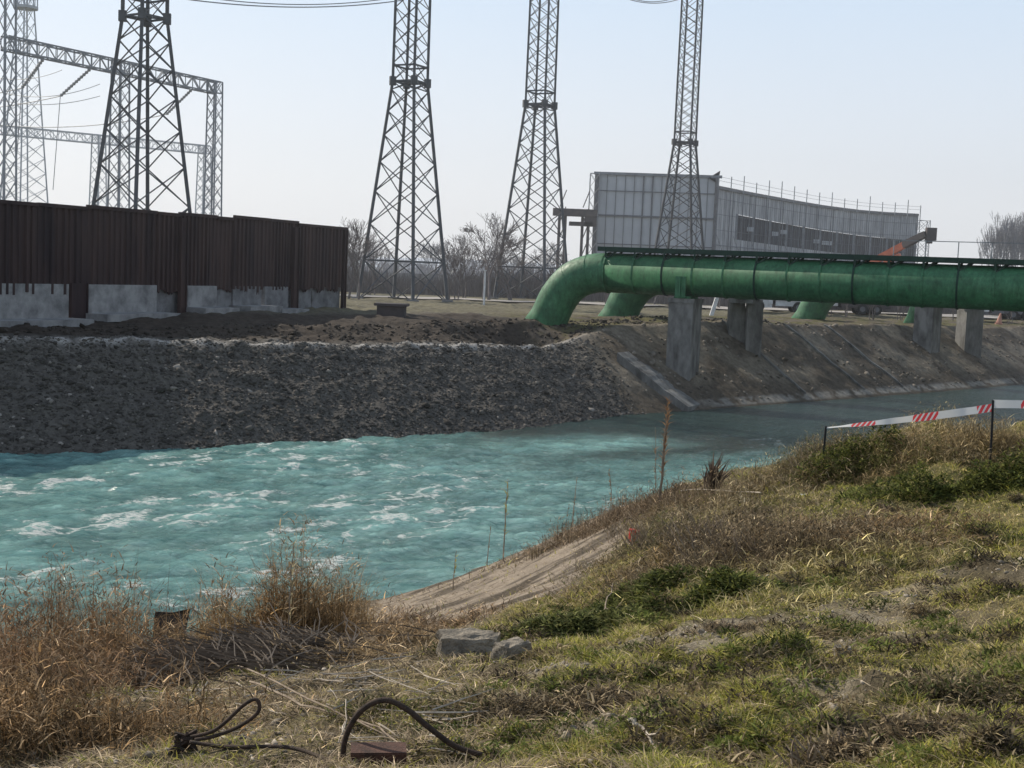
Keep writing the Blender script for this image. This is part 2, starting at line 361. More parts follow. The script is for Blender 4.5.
# hills
mb = MB(); N = 90; vs = []
for i in range(N+1):
    x = -3500+7000*i/N; h = 12+46*float(fbm(np.array([i*.13]),np.array([3.]),4,5)[0])
    vs += [(x,3800,2),(x,3800+400,h)]
mb.add(vs, [(2*i,2*i+2,2*i+3,2*i+1) for i in range(N)]); tag(mb.obj('hills', M['hill'], smooth=True), kind='structure')
# ------------------------------------------------------------------ water
def zwat(x, y):
    s, t = st(x, y); ca = 1-sm(30,62,t)                         # rough and foaming on the left, calmer on the right
    chop = (fbm(s*1.9+fbm(s*.5,t*.5,2,3)*2, t*.95, 4, 201, .62)-.5)
    big = (fbm(s*.35, t*.22, 3, 211)-.5)
    a = sm(16,20,s)*sm(47,44,s)
    return (chop*(.05+.27*ca)+big*(.03+.07*ca))*sm(-30,-10,t)*(1-sm(130,200,t))*a - .02
M_w, nt, b = nodes('canal_water')
at = nt.nodes.new('ShaderNodeVertexColor'); at.layer_name = 'col'
v = coords(nt, (1,1,1)); rot = nt.nodes.new('ShaderNodeMapping'); rot.inputs['Rotation'].default_value = (0,0,-R(45)); rot.inputs['Scale'].default_value = (.55,1.5,1)
nt.links.new(v, rot.inputs[0])
n1 = noise(nt, .9, 10, .75, rot.outputs[0]); n2 = noise(nt, 6, 10, .85, rot.outputs[0])
mx = nt.nodes.new('ShaderNodeMix'); mx.data_type = 'RGBA'; mx.blend_type = 'MULTIPLY'; mx.inputs[0].default_value = 1
rr = ramp(nt, n1.outputs[0], [(.34,(.42,.55,.58)),(.5,(1,1,1)),(.64,(1.45,1.3,1.25))])  # ripple streaks painted darker and lighter, in place of varied reflections
nt.links.new(at.outputs[0], mx.inputs[6]); nt.links.new(rr.outputs[0], mx.inputs[7])
sp = nt.nodes.new('ShaderNodeSeparateColor')
fm = nt.nodes.new('ShaderNodeVertexColor'); fm.layer_name = 'foam'
mul = nt.nodes.new('ShaderNodeMath'); mul.operation = 'MULTIPLY_ADD'; nt.links.new(n2.outputs[0], mul.inputs[0]); mul.inputs[1].default_value = .9
nt.links.new(fm.outputs[0], sp.inputs[0]); nt.links.new(sp.outputs[0], mul.inputs[2])
fr = ramp(nt, mul.outputs[0], [(.695,(0,0,0)),(.745,(1,1,1))])
m3 = nt.nodes.new('ShaderNodeMix'); m3.data_type = 'RGBA'; nt.links.new(fr.outputs[0], m3.inputs[0])
nt.links.new(mx.outputs[2], m3.inputs[6]); m3.inputs[7].default_value = (.85,.90,.88,1)
nt.links.new(m3.outputs[2], b.inputs['Base Color'])
b.inputs['Roughness'].default_value = .16; b.inputs['IOR'].default_value = 1.33
rz = ramp(nt, fr.outputs[0], [(0,(.10,)*3),(1,(.7,)*3)]); nt.links.new(rz.outputs[0], b.inputs['Roughness'])
bp = nt.nodes.new('ShaderNodeBump'); bp.inputs['Strength'].default_value = 1; bp.inputs['Distance'].default_value = .6
n4 = noise(nt, 1.7, 12, .72, rot.outputs[0]); mh = nt.nodes.new('ShaderNodeMath'); mh.operation = 'MULTIPLY'; nt.links.new(n4.outputs[0], mh.inputs[0]); nt.links.new(sp.outputs[1], mh.inputs[1]); nt.links.new(mh.outputs[0], bp.inputs['Height']); nt.links.new(bp.outputs[0], b.inputs['Normal'])
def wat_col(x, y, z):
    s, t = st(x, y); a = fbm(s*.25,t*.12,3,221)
    tq = np.array([.22,.42,.40]); dk = np.array([.024,.046,.044])  # dk: dark murky green with the bank's dark reflection painted in
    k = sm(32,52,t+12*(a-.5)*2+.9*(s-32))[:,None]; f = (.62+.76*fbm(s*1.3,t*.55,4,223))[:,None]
    return (tq*(1-k)+dk*k)*(.25+.75*f)*(.92+.55*sm(-.06,.08,z)[:,None]*(1-k)+.15*k)  # crests painted lighter, troughs darker, to strengthen the sky-reflecting facets
wsv = np.unique(np.r_[np.linspace(14,19,6), np.linspace(19,46,210)]); wtv = np.unique(np.r_[np.linspace(-900,-10,30), np.linspace(-10,4,40), np.linspace(4,60,340), np.linspace(60,120,160), np.linspace(120,900,40)])
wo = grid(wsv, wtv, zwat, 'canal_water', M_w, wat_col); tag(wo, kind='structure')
Vw = np.empty(len(wo.data.vertices)*3, np.float32); wo.data.vertices.foreach_get('co', Vw); Vw = Vw.reshape(-1,3).astype(float)
s_, t_ = st(Vw[:,0], Vw[:,1])
crest = sm(.0,.09,Vw[:,2])
rid = 1-np.abs(2*fbm(s_*1.5+2*fbm(s_*.4,t_*.3,2,5),t_*.7,4,231)-1); fo = (.12+.17*sm(.80,.97,rid)*sm(.40,.56,fbm(s_*.4,t_*.2,3,235)))*(1-sm(25,50,t_))+.06*crest*(1-sm(35,60,t_))
for px, py, r_ in [(20,492,2.2),(60,480,2),(110,520,1.8),(95,478,1.5),(20,575,2),(190,523,1.3),(250,573,1.2),(320,572,1.2),(170,605,1.5),(230,590,1),(280,500,1),(150,497,1.2)]:
    p = Pz(px,py,0); a_, b_ = st(p.x,p.y); fo += .15*sm(.66,.92,rid)*np.exp(-(((s_-a_)/(r_*.45))**2+((t_-b_)/r_)**2))
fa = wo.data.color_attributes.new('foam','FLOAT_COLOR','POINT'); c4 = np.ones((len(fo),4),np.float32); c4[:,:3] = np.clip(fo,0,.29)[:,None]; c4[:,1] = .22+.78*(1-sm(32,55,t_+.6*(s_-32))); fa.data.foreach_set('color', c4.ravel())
# ------------------------------------------------------------------ riprap stones on the far slope (nobody could count them)
def stones(n, pos, size, name, m, colf, flat=.7):
    ph = (1+5**.5)/2
    iv = np.array([(-1,ph,0),(1,ph,0),(-1,-ph,0),(1,-ph,0),(0,-1,ph),(0,1,ph),(0,-1,-ph),(0,1,-ph),(ph,0,-1),(ph,0,1),(-ph,0,-1),(-ph,0,1)])/1.9
    ifc = np.array([(0,11,5),(0,5,1),(0,1,7),(0,7,10),(0,10,11),(1,5,9),(5,11,4),(11,10,2),(10,7,6),(7,1,8),(3,9,4),(3,4,2),(3,2,6),(3,6,8),(3,8,9),(4,9,5),(2,4,11),(6,2,10),(8,6,7),(9,8,1)])
    V = iv[None]*(1+rng.uniform(-.35,.3,(n,12,1)))*np.array([1,1,flat])*rng.uniform(.6,1.3,(n,1,3))
    an = rng.uniform(0,6.28,n); c, s = np.cos(an)[:,None], np.sin(an)[:,None]
    V = np.stack([V[...,0]*c-V[...,1]*s, V[...,0]*s+V[...,1]*c, V[...,2]+V[...,0]*rng.uniform(-.5,.5,(n,1))], -1)*size[:,None,None]/2+pos[:,None]
    Fc = ifc[None]+np.arange(n)[:,None,None]*12
    cc = np.repeat(colf(n), 12, 0)
    return npmesh(name, V.reshape(-1,3), Fc.reshape(-1,3), m, cc)
M['stone'] = attr_mat('stone', .9, 0, 8, 14, .35)
n = 60000; t = rng.uniform(12,58,n); u = rng.uniform(-.2,6.8,n)
keep = (t-.35*(u-3)) < 52.5+rng.normal(0,.7,n); t = t[keep]; u = u[keep]; n = len(t); s = W(t)+u
x, y = (t-s)/SQ, (t+s)/SQ
top = np.exp(-((u-6.15)/.22)**2)
def sc_col(n):
    g = rng.uniform(.035,.105,n)*(1+2.0*top*(rng.random(n)<.6)) + (rng.random(n)<.02)*.13
    g = g*1.25; return np.stack([g*1.06,g*.97,g*.87],1)
tag(stones(n, np.stack([x,y,zfar(x,y)-.03],1), (rng.gamma(2.2,.033,n)+.05)*(1-.4*top), 'riprap_stones', M['stone'], sc_col), 'dark grey crushed rock covering the far bank slope below the rusty wall', 'rocks', kind='stuff')
n = 3000; t = rng.uniform(52,118,n); u = .3+6.3*rng.random(n); s = W(t)+u; x, y = (t-s)/SQ, (t+s)/SQ; k = rng.random(n) < sm(.42,.62,fbm(x*.5,y*.5,3,77))+.1; x,y = x[k],y[k]; n = len(x)
tag(stones(n, np.stack([x,y,zfar(x,y)-.02],1), rng.gamma(1.8,.06,n)+.05, 'slope_rubble', M['stone'], lambda n: np.array([.17,.15,.125])*rng.uniform(.4,1.7,(n,1))), 'rubble and clods lying on the earth slope under the green pipes', 'rubble', kind='stuff')
# earth clods above the berm and under the elbow
n = 2600; t = rng.uniform(14,76,n); u = rng.uniform(7,11,n); s = W(t)+u; x, y = (t-s)/SQ, (t+s)/SQ
tag(stones(n, np.stack([x,y,zfar(x,y)],1), rng.gamma(2.5,.05,n)+.04, 'earth_clods', M['stone'], lambda n: np.array([.06,.052,.044])*rng.uniform(.5,1.5,(n,1))), 'loose clods of dug earth between the stone slope and the wall', 'earth', kind='stuff')
# ------------------------------------------------------------------ pylons
def lattice(leg_pts_fn, levels, wb, mbr, plan=False):
    """X bracing between four legs, panel by panel"""
    for a, b in zip(levels[:-1], levels[1:]):
        A = leg_pts_fn(a); B = leg_pts_fn(b)
        for i in range(4):
            j = (i+1)%4; mbr.bar(A[i], B[j], wb, 3); mbr.bar(A[j], B[i], wb, 3)
def pylon(px, d, th, label, waist=23.5, W0=3.35, W1=1.45, zb=4.2, st='steel'):
    x = Xd(px, d); root = thing('electricity_pylon', label, 'pylon', (x,d,zb), 'lattice electricity pylons beyond the far bank')
    top = 50.0
    def rad(z): return W0+(W1-W0)*(z-zb)/(waist-zb) if z < waist else W1+(1.35-W1)*(z-waist)/(top-waist)
    def L(z):
        r = rad(z); return [Vector((x+r*math.cos(R(th)+k*math.pi/2), d+r*math.sin(R(th)+k*math.pi/2), z)) for k in range(4)]
    for k in range(4):
        m = MB(); m.bar(L(zb-.3)[k], L(waist)[k], .25, 4, .21); m.bar(L(waist)[k], L(top)[k], .21, 4, .18); m.obj('leg', M[st], root)
        m = MB(); p = L(zb)[k]; m.box((p.x,p.y,zb+.0), (.9,.9,.5)); m.obj('footing', M['conc'], root)
    m = MB(); lv = [zb]; h = 3.3
    while lv[-1]+h < waist-.4: lv.append(lv[-1]+h); h = max(1.5, h*.9)
    lv.append(waist); lattice(L, lv, .115, m); m.obj('lower_bracing', M[st], root)
    m = MB(); lv = list(np.linspace(waist, top, 20)); lattice(L, lv, .085, m); m.obj('upper_bracing', M[st], root)
    for z in (zb+3.3, waist, waist+1.25, top):
        P = L(z); m = MB()
        for i in range(4): m.bar(P[i], P[(i+1)%4], .13, 4)
        if z == waist or z == top: m.bar(P[0],P[2],.1,4); m.bar(P[1],P[3],.1,4)
        m.obj('horizontal_frame', M[st], root)
    for p in L(waist): m = MB(); m.box(p, (.5,.45,.7), Matrix.Rotation(R(th),3,'Z')); m.obj('gusset_plate', M[st], root)
    # crossarms above the picture
    m = MB(); a = Vector((math.cos(R(40)),math.sin(R(40)),0))
    c = Vector((x,d,0))
    for sg in (-1,1):
        tip = c+a*sg*7+Vector((0,0,46.2))
        for p in L(46) : m.bar(p, tip, .12, 4)
        for p in L(48) : m.bar(p, tip, .1, 4)
    m.obj('crossarm', M[st], root)
    return Vector((x,d,33)), a
PY = [pylon(141, 89, 9, 'nearest lattice pylon, rising behind the rusty corrugated wall', 23.0, 4.0, 1.45),
      pylon(404, 108, 17, 'dark lattice pylon just right of the end of the rusty wall', 22.1, 3.8),
      pylon(533, 130, 17, 'dark lattice pylon behind the left bend of the green pipe', 23.5, 3.95, 1.5),
      pylon(678, 160, 19, 'most distant dark lattice pylon, in front of the pale clad block of the building', 23.5, 4.1, 1.45, st='steel_f')]
def wire(a, b, sag, w, label, name='power_line', group='cables of the power line', m='wire', n=24):
    mb = MB(); a = Vector(a); b = Vector(b); pts = []
    for i in range(n+1):
        k = i/n; p = a.lerp(b,k); p.z -= 4*sag*k*(1-k); pts.append(p)
    mb.tube(pts, w/2, 4); return tag(mb.obj(name, M[m]), label, 'cable', group)
mid = lambda a,b,k: a.lerp(b,k)
# ------------------------------------------------------------------ gantries of the switchyard
def latcol(x, y, z0, z1, w0, w1, mt, root, name='column', n=12, bw=.12, lw=.16, th=20):
    def L(z):
        r = (w0+(w1-w0)*(z-z0)/(z1-z0))*.7071; return [Vector((x+r*math.cos(R(th)+k*math.pi/2), y+r*math.sin(R(th)+k*math.pi/2), z)) for k in range(4)]
    m = MB()
    for k in range(4): m.bar(L(z0)[k], L(z1)[k], lw, 4)
    lattice(L, list(np.linspace(z0,z1,n+1)), bw, m)
    for q in L(z1): m.bar(q, L(z1)[0], bw, 4)
    return m.obj(name, M[mt], root)
def latbeam(a, b, w, h, mt, root, n, bw=.1, lw=.15):
    a = Vector(a); b = Vector(b); d = (b-a).normalized(); u = Vector((-d.y,d.x,0))*w/2; k = Vector((0,0,h/2))
    c = [u+k, -u+k, -u-k, u-k]; m = MB()
    for o in c: m.bar(a+o, b+o, lw, 4)
    for i in range(n):
        p = a.lerp(b,i/n); q = a.lerp(b,(i+1)/n)
        for j in range(4):
            o1, o2 = c[j], c[(j+1)%4]
            if i%2: o1, o2 = o2, o1
            m.bar(p+o1, q+o2, bw, 4); m.bar(p+c[j], p+c[(j+1)%4], bw*.8, 4)
    return m.obj('beam', M[mt], root)
A = Pd(5,43,112); B = Pd(217,88,134)
g1 = thing('switchyard_gantry', 'near grey lattice gantry with the higher beam, seen through the nearest pylon', 'gantry', (B.x,B.y,4.2), 'switchyard gantries')
latbeam(A, B, 1.0, 1.15, 'steel2', g1, 26, .075, .13)
for k, w in ((0,1.3),(.5,1.3),(.99,1.2)):
    p = A.lerp(B,k); latcol(p.x, p.y, 4.2, p.z+ (.6 if k else 8), w*1.15, w*.85, 'steel2', g1, n=16, bw=.075, lw=.14)
A2 = Pd(-40,126,190); B2 = Pd(208,150,214)
g2 = thing('switchyard_gantry', 'far pale lattice gantry with the lower beam, left of the nearest pylon', 'gantry', (B2.x,B2.y,4.2), 'switchyard gantries')
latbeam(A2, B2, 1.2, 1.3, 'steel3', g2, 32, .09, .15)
for k in (.02,.53,.985):
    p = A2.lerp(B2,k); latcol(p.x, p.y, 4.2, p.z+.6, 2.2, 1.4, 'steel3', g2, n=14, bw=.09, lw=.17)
p = Pd(24,205,150); tw = thing('lattice_mast', 'tall pale lattice mast with a small round platform near its top', 'mast', (p.x,p.y,4.2))
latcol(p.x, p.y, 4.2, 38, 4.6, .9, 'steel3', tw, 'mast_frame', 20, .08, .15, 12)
m = MB(); zt = Pd(34,8,150).z; m.tube([(p.x,p.y,zt-.15),(p.x,p.y,zt+.15)], 1.35, 14); m.obj('platform', M['steel3'], tw)
m = MB()
for i in range(12):
    a = i*math.pi/6; m.bar((p.x+1.3*math.cos(a),p.y+1.3*math.sin(a),zt),(p.x+1.3*math.cos(a),p.y+1.3*math.sin(a),zt+1.1),.06)
m.tube([(p.x+1.3*math.cos(a*.3927),p.y+1.3*math.sin(a*.3927),zt+1.1) for a in range(17)], .04, 4); m.obj('railing', M['steel3'], tw)
# insulator strings with jumpers, hanging under the near gantry beam
for i, (k, dx) in enumerate([(.155,-2.6),(.36,-3.4),(.86,-3)]):
    a = A.lerp(B,k)+Vector((0,0,-.7)); e = a+Vector((dx,2.0,-2.3))
    m = MB(); N = 12; rs = []; pts = []
    for j in range(2*N+1): pts.append(a.lerp(e, j/(2*N))); rs.append(.17 if j%2 else .07)
    m.tube(pts, rs, 8); tag(m.obj('insulator_string', M['insul']), ['sagging insulator string under the gantry beam, nearest the mast','sagging insulator string under the gantry beam, left of the nearest pylon','sagging insulator string under the gantry beam, right of the nearest pylon'][i], 'insulator', 'insulator strings on the gantry')
    wire(e, e+Vector((-34,20,1.5)), 1.6, .09, ['thin cable running left from the insulator nearest the mast','thin cable running left from the middle insulator string','thin cable running left behind the nearest pylon'][i])
    if i < 2: wire(e, e+Vector((-.8,.6,-8.6)), .01, .08, ['vertical dropper cable below the insulator nearest the mast','vertical dropper cable left of the nearest pylon'][i], 'dropper_cable', 'dropper cables')
wire(Pd(170,-3,89), Pd(404,0,108), .62, .08, 'lower cable between the two left pylons at the top of the picture')
wire(Pd(170,-8,89), Pd(404,-4,108), .75, .07, 'upper cable between the two left pylons at the top of the picture')
for i,(q,w) in enumerate(((0,1.4),(5,1.8))): wire(Pd(600,-14-q,138), Pd(692,-6-q,160), w, .09, ['lower','upper'][i]+' cable sagging left of the most distant pylon')
for i,(pa,pb,sg_) in enumerate([((0,92),(100,84),.9),((0,100),(100,96),.7),((0,78),(62,70),.5)]): wire(Pd(*pa,150), Pd(*pb,140), sg_, .07, ['middle','lowest','uppermost'][i]+' faint cable crossing behind the left gantry column', group='faint cables of the switchyard')
m = MB(); pts = [Pd(625+i*4, 3+5*math.sin(i/14*math.pi), 150) for i in range(15)]
# ------------------------------------------------------------------ rusty wall on concrete blocks
PLX = (Xd(0,54.5), 54.5); PRX = (Xd(345,79), 79)
wd = Vector((PRX[0]-PLX[0], PRX[1]-PLX[1], 0)); WLEN = wd.length; wdn = wd.normalized(); wn = Vector((wdn.y,-wdn.x,0))   # wn faces the canal
w0 = Vector((PLX[0],PLX[1],0))
def wl(px):                                  # distance along the wall seen at a column
    r = ray(px, hy(px)); det = r.x*(-wdn.y)+wdn.x*r.y
    k = (r.x*w0.y-r.y*w0.x)/(r.y*wdn.x-r.x*wdn.y); return k
def ztop(k): return 9.05+.28*k/WLEN
secs = [(-170,-60,.05),(-60,36,.0),(36,86,-.02),(86,156,.03),(156,178,-.03),(178,216,.02),(216,232,-.04),(232,268,.07),(268,296,.03),(296,345,-.12)]
slabl = ['outside the left edge','at the left edge of the picture','behind the leftmost concrete footing','left of the nearest pylon','narrow, just right of the nearest pylon','under the right end of the gantry','narrow, with the lowest top left of the raised one','with the highest top edge','left of the dark seam near the right end','darkest, at the right end']
for i, (a, b, dz) in enumerate(secs):
    a, b = wl(a), wl(b); m = MB(); off = random.uniform(-.04,.04); per = random.choice((.27,.31,.36)); n = max(2, round((b-a)/per))
    prof = []
    for j in range(n):
        ja = random.uniform(.05,.12)
        for f, o in ((0,0),(.14,ja),(.5,ja),(.64,0)): prof.append((a+(b-a)*(j+f)/n, o, j))
    prof.append((b+.12,0,n-1)); vs = []; fs = []
    rag = [random.uniform(-.25,.12)+.12*math.sin(j*1.7) for j in range(n+1)]
    for kk, o, j in prof:
        p = w0+wdn*kk+wn*(o+off); zbm = 5.22+.4*kk/WLEN+rag[j]*(.5 if o else 1.2)
        vs += [(p.x,p.y,zbm),(p.x,p.y,ztop(kk)+dz+random.uniform(-.03,.03)*(j%3==0))]
    nn = len(prof); fs = [(2*j,2*j+2,2*j+3,2*j+1) for j in range(nn-1)]; m.add(vs, fs)
    vs2 = [(v[0]-wn.x*.03,v[1]-wn.y*.03,v[2]) for v in vs]; m.add(vs2, [f[::-1] for f in fs])
    o = thing('corrugated_panel', 'rust-brown corrugated steel panel '+slabl[i], 'steel panel', tuple(w0+wdn*a+Vector((0,0,5.4))), 'corrugated panels of the rusty wall')
    m.obj('sheet', M['rust'], o)
    zt_ = ztop((a+b)/2)+dz
    for zz in (5.9, 7.4, 8.7): m = MB(); m.bar(w0+wdn*a-wn*.1+Vector((0,0,zz)), w0+wdn*b-wn*.1+Vector((0,0,zz)), .1); m.obj('rail', M['rust'], o)
    m = MB(); m.bar(w0+wdn*(a+.02)+wn*(.05+off)+Vector((0,0,zt_)), w0+wdn*(b-.02)+wn*(.05+off)+Vector((0,0,zt_-.0)), .16); m.obj('top_cap', M['rust'], o)
blocks = [(-165,-62,0,1),(-60,68,0,1),(87,156,.02,1),(154,185,-.3,0),(184,214,.25,1),(213,234,-.3,0),(233,262,-.1,1),(264,288,0,1),(286,313,-.25,0),(314,342,-.3,0)]
bl = ['outside the left edge','at the left edge of the picture, broadest','behind the long stepped footing, second broadest','narrow and set back, left of the second dark post','pale, below the right end of the gantry','narrow and set back, right of the palest one','third from the dark seam','next to the dark seam near the right end','dark, right of the dark seam','dark, at the right end of the wall']
for i, (a, b, o_, ft) in enumerate(blocks):
    a, b = wl(a), wl(b); c = w0+wdn*(a+b)/2; rt = Matrix.Rotation(math.atan2(wdn.y,wdn.x),3,'Z'); c = c+wn*(o_*.6-.05)
    g = min(4.2, zf(c.x+wn.x, c.y+wn.y)+.05)
    t_ = thing('concrete_block', 'grey precast concrete wall block '+bl[i], 'concrete block', (c.x,c.y,4.0), 'concrete blocks under the rusty wall')
    hgt = 1.85 if ft else 1.9
    m = MB(); m.box((c.x,c.y,3.8+hgt/2), (b-a-.05,.3,hgt), rt); m.obj('wall_slab', M['conc_l' if i in (4,1,2) else 'conc'], t_)
    if ft:
        q = c+wn*.75; m = MB(); zq = zf(q.x,q.y); m.box((q.x,q.y,max(3.9,zq)+.08), (b-a+.35,1.4,.34), rt); m.obj('footing', M['conc_l'], t_)
for i, (px, w, o_, l) in enumerate([(77,1.0,.12,'broad dark steel post between the two broadest concrete blocks'),(179,.45,.25,'dark steel post left of the palest concrete block'),(292,.45,.25,'dark steel post at the seam near the right end of the wall'),(343,.3,.1,'dark steel post closing the right end of the wall')]):
    c = w0+wdn*wl(px)+wn*o_; rt = Matrix.Rotation(math.atan2(wdn.y,wdn.x),3,'Z'); m = MB()
    z1 = (5.7,9.0,9.0,9.1)[i]
    m.box((c.x,c.y,(3.9+z1)/2), (w,.03,z1-3.9), rt)
    for q in (-1,1): m.box((c.x+wdn.x*q*w/2,c.y+wdn.y*q*w/2,(3.9+z1)/2), (.04,.2,z1-3.9), rt)
    tag(m.obj('steel_post', M['rust']), l, 'post', 'steel posts of the rusty wall')
# sparse stubs above the wall
# ------------------------------------------------------------------ green pipes
def ring(mb, c, d, r, w):
    d = d.normalized(); mb.tube([c-d*w/2, c+d*w/2], r, 28)
RP = 1.14; ZC = 7.18
def pipe(foot, pier, end, label, nring, seg, walk, rail=False, elbow=True):
    f = Vector((foot[0],foot[1],0)); p = Vector((pier[0],pier[1],0)); d = (p-f).normalized(); e = p+d*end
    zg = zf(f.x,f.y)
    root = thing('green_pipeline', label, 'pipeline', (f.x,f.y,zg), 'green pipelines over the canal')
    up = Vector((0,0,1))
    c0 = f+up*(zg-1.1)-d*.7
    zg0 = 4.3
    kp = [f+up*(zg0-1.0)-d*.75, f+up*zg0, f+up*(zg0+1.3)+d*.62, f+up*(zg0+2.3)+d*1.5, f+up*(ZC-.10)+d*2.6, f+up*ZC+d*3.7]
    pts = [kp[0]]
    for i in range(1,5):
        a_,b_,c_,e_ = kp[i-1],kp[i],kp[i+1],kp[min(i+2,5)]
        for k_ in range(4):
            t_ = k_/4; pts.append(.5*((2*b_)+(c_-a_)*t_+(2*a_-5*b_+4*c_-e_)*t_*t_+(3*b_-a_-3*c_+e_)*t_**3))
    pts.append(kp[5])
    m = MB(); m.tube(pts, RP, 32); m.obj('elbow', M['green'], root, True)
    m = MB(); m.tube([pts[-1]+d*.0, e+up*ZC], RP-.002, 32); m.obj('barrel', M['green'], root, True)
    for i in (5,9,13): m = MB(); ring(m, pts[i], (pts[i+1]-pts[i-1]), RP*1.0+.025, .06); m.obj('weld_band', M['green'], root)
    L = (e-pts[-1]); L.z = 0; L = L.length
    k = 0; q = 0.0; sd = Vector((-d.y,d.x,0))
    while q < L and k < nring:
        c = pts[-1]+d*q; c.z = ZC
        m = MB(); ring(m, c, d, RP+.05, .10); m.obj('flange', M['green_d' if k%3==2 else 'green'], root)
        if walk:
            m = MB()
            for sg in (-1,1):
                m.bar(c+sd*sg*.75+up*.80, c+sd*sg*.75+up*(RP+.28), .10); m.bar(c+sd*sg*.35+d*.75+up*(RP+.25), c+sd*sg*.80+up*.78, .09)
            m.bar(c-sd*.8+up*(RP+.2), c+sd*.8+up*(RP+.2), .12); m.obj('bracket', M['green_d'], root)
        q += seg; k += 1
    if walk:
        m = MB(); a = pts[-1]-d*.5; a.z = 0; ee = a+d*(min(L, nring*seg)); zt = ZC+RP+.27
        rt = Matrix.Rotation(math.atan2(d.y,d.x),3,'Z'); c = (a+ee)/2
        m.box((c.x,c.y,zt), ((ee-a).length, 1.5, .06), rt)
        for sg in (-1,1): q_ = c+sd*sg*.76; m.box((q_.x,q_.y,zt-.06), ((ee-a).length, .05, .26), rt)
        m.obj('walkway', M['green_d'], root)
    if rail:
        m = MB(); a = p+d*8.6; b = e; zt = ZC+RP+.4; n = int((b-a).length/1.8)
        for i in range(n+1): c = a.lerp(b,i/n)+sd*.7; m.bar(c+up*zt, c+up*(zt+1.05), .045)
        m.bar(a+sd*.7+up*(zt+1.05), b+sd*.7+up*(zt+1.05), .045); m.obj('handrail', M['scaf'], root)
    # saddle over the pier
    m = MB(); c = p+up*(ZC-RP-.08); rt = Matrix.Rotation(math.atan2(d.y,d.x),3,'Z')
    m.box((c.x,c.y,c.z-.05), (.9,1.7,.28), rt)
    for sg in (-1,1):
        cc = p+sd*sg*(RP+.05); m.box((cc.x,cc.y,ZC-.62), (.6,.08,1.15), rt); m.box((cc.x+sd.x*sg*.1,cc.y+sd.y*sg*.1,ZC-.62), (.08,.16,1.1), rt)
    m.obj('saddle', M['green'], root)
    return p, d, sd, rt
def xp(px, d): return (Xd(px,d), d)
PF = Pd(548,320,77)
pd1 = pipe((PF.x,77), xp(687,73.6), 36, 'front green pipeline with a walkway on top, stretching across the whole right half', 30, 1.75, True)
P2f = xp(620,84.5)
pd2 = pipe(P2f, xp(747,80.5), 36, 'second green pipeline, its elbow coming down between the pylon and the first concrete pier', 22, 1.8, False, True)
P3f = xp(811,103)
pd3 = pipe(P3f, xp(930,97), 30, 'third green pipeline, only its small lit elbow showing under the front pipe', 16, 1.8, False)
pd4 = pipe(xp(922,107), xp(972,101), 30, 'rearmost green pipeline, mostly hidden behind the others, on the rightmost pier', 16, 1.8, False)
for i, ((p, d, sd, rt), w, l) in enumerate(zip((pd1,pd2,pd3,pd4), (1.75,1.8,1.75,1.5), ('tall stained concrete pier under the front green pipe, leftmost','concrete pier with a recessed middle, second from the left','grey concrete pier on the slope, third from the left','dark concrete pier, rightmost on the slope'))):
    t_ = thing('concrete_pier', l, 'pier', (p.x,p.y,0), 'concrete piers carrying the green pipes'); zt = ZC-RP-.27
    m = MB(); rr_ = rt
    if i in (0,2,3): m.box((p.x,p.y,(zt-1)/2), (w*.8,w*1.05,zt+1), rr_)
    else:
        for sg in (-1,1): m.box((p.x+sg*.62*.8,p.y+sg*.0-sg*.62*.55,(zt-1)/2), (.95,.8,zt+1))
        m.box((p.x,p.y+.25,(zt-1)/2-.2), (.7,.5,zt+.6))
    m.obj('shaft', M['conc_d' if i!=0 else 'conc_d'], t_)
    m = MB(); m.box((p.x,p.y,zt+.02), (w*.86,w*1.12,.24), rr_); m.obj('cap', M['conc_d'], t_)
# sloping concrete toe and ribs on the far slope
def slope_strip(t0, u0, t1, u1, w, h, name, label, m_, cat, grp=None):
    m = MB(); N = 18; vs = []
    a = Vector(xy(float(W(t0))+u0,t0)); b = Vector(xy(float(W(t1))+u1,t1)); dd = (b-a).normalized(); nn_ = Vector((-dd.y,dd.x))
    for i in range(N+1):
        c = a.lerp(b,i/N)
        for sg, up in ((-1,-.3),(-1,h),(1,h),(1,-.3)):
            q = c+nn_*sg*w/2; s_1,t_1 = st(q.x,q.y); u_1 = s_1-float(W(t_1))
            vs.append((q.x,q.y,zf(q.x,q.y)*0+ max(-.3,zf(c.x,c.y))+up))
    fs = [(i*4+j,i*4+j+1,(i+1)*4+j+1,(i+1)*4+j) for i in range(N) for j in range(3)]+[(0,1,2,3),(N*4+3,N*4+2,N*4+1,N*4)]
    m.add(vs, fs); return tag(m.obj(name, M[m_]), label, cat, grp)
a, b_ = st(*Pz(718,408,.1).xy)
slope_strip(b_-1.2, .05, b_-2.6, 4.0, 2.2, .19, 'concrete_strip', 'leaning concrete strip ending in a point at the water below the first pier', 'conc_d', 'concrete strip', 'concrete strips on the far slope')
for i,(px,l) in enumerate([(868,'left of the third pier'),(935,'at the foot of the third pier'),(770,'right of the second pier')]):
    t0 = st(*Pz(px,396,0).xy)[1]; slope_strip(t0, .6, t0-1.0, 6.3, .22, .12, 'concrete_strip', 'narrow pale concrete strip running down the far slope '+l, 'conc_d', 'concrete strip', 'concrete strips on the far slope')
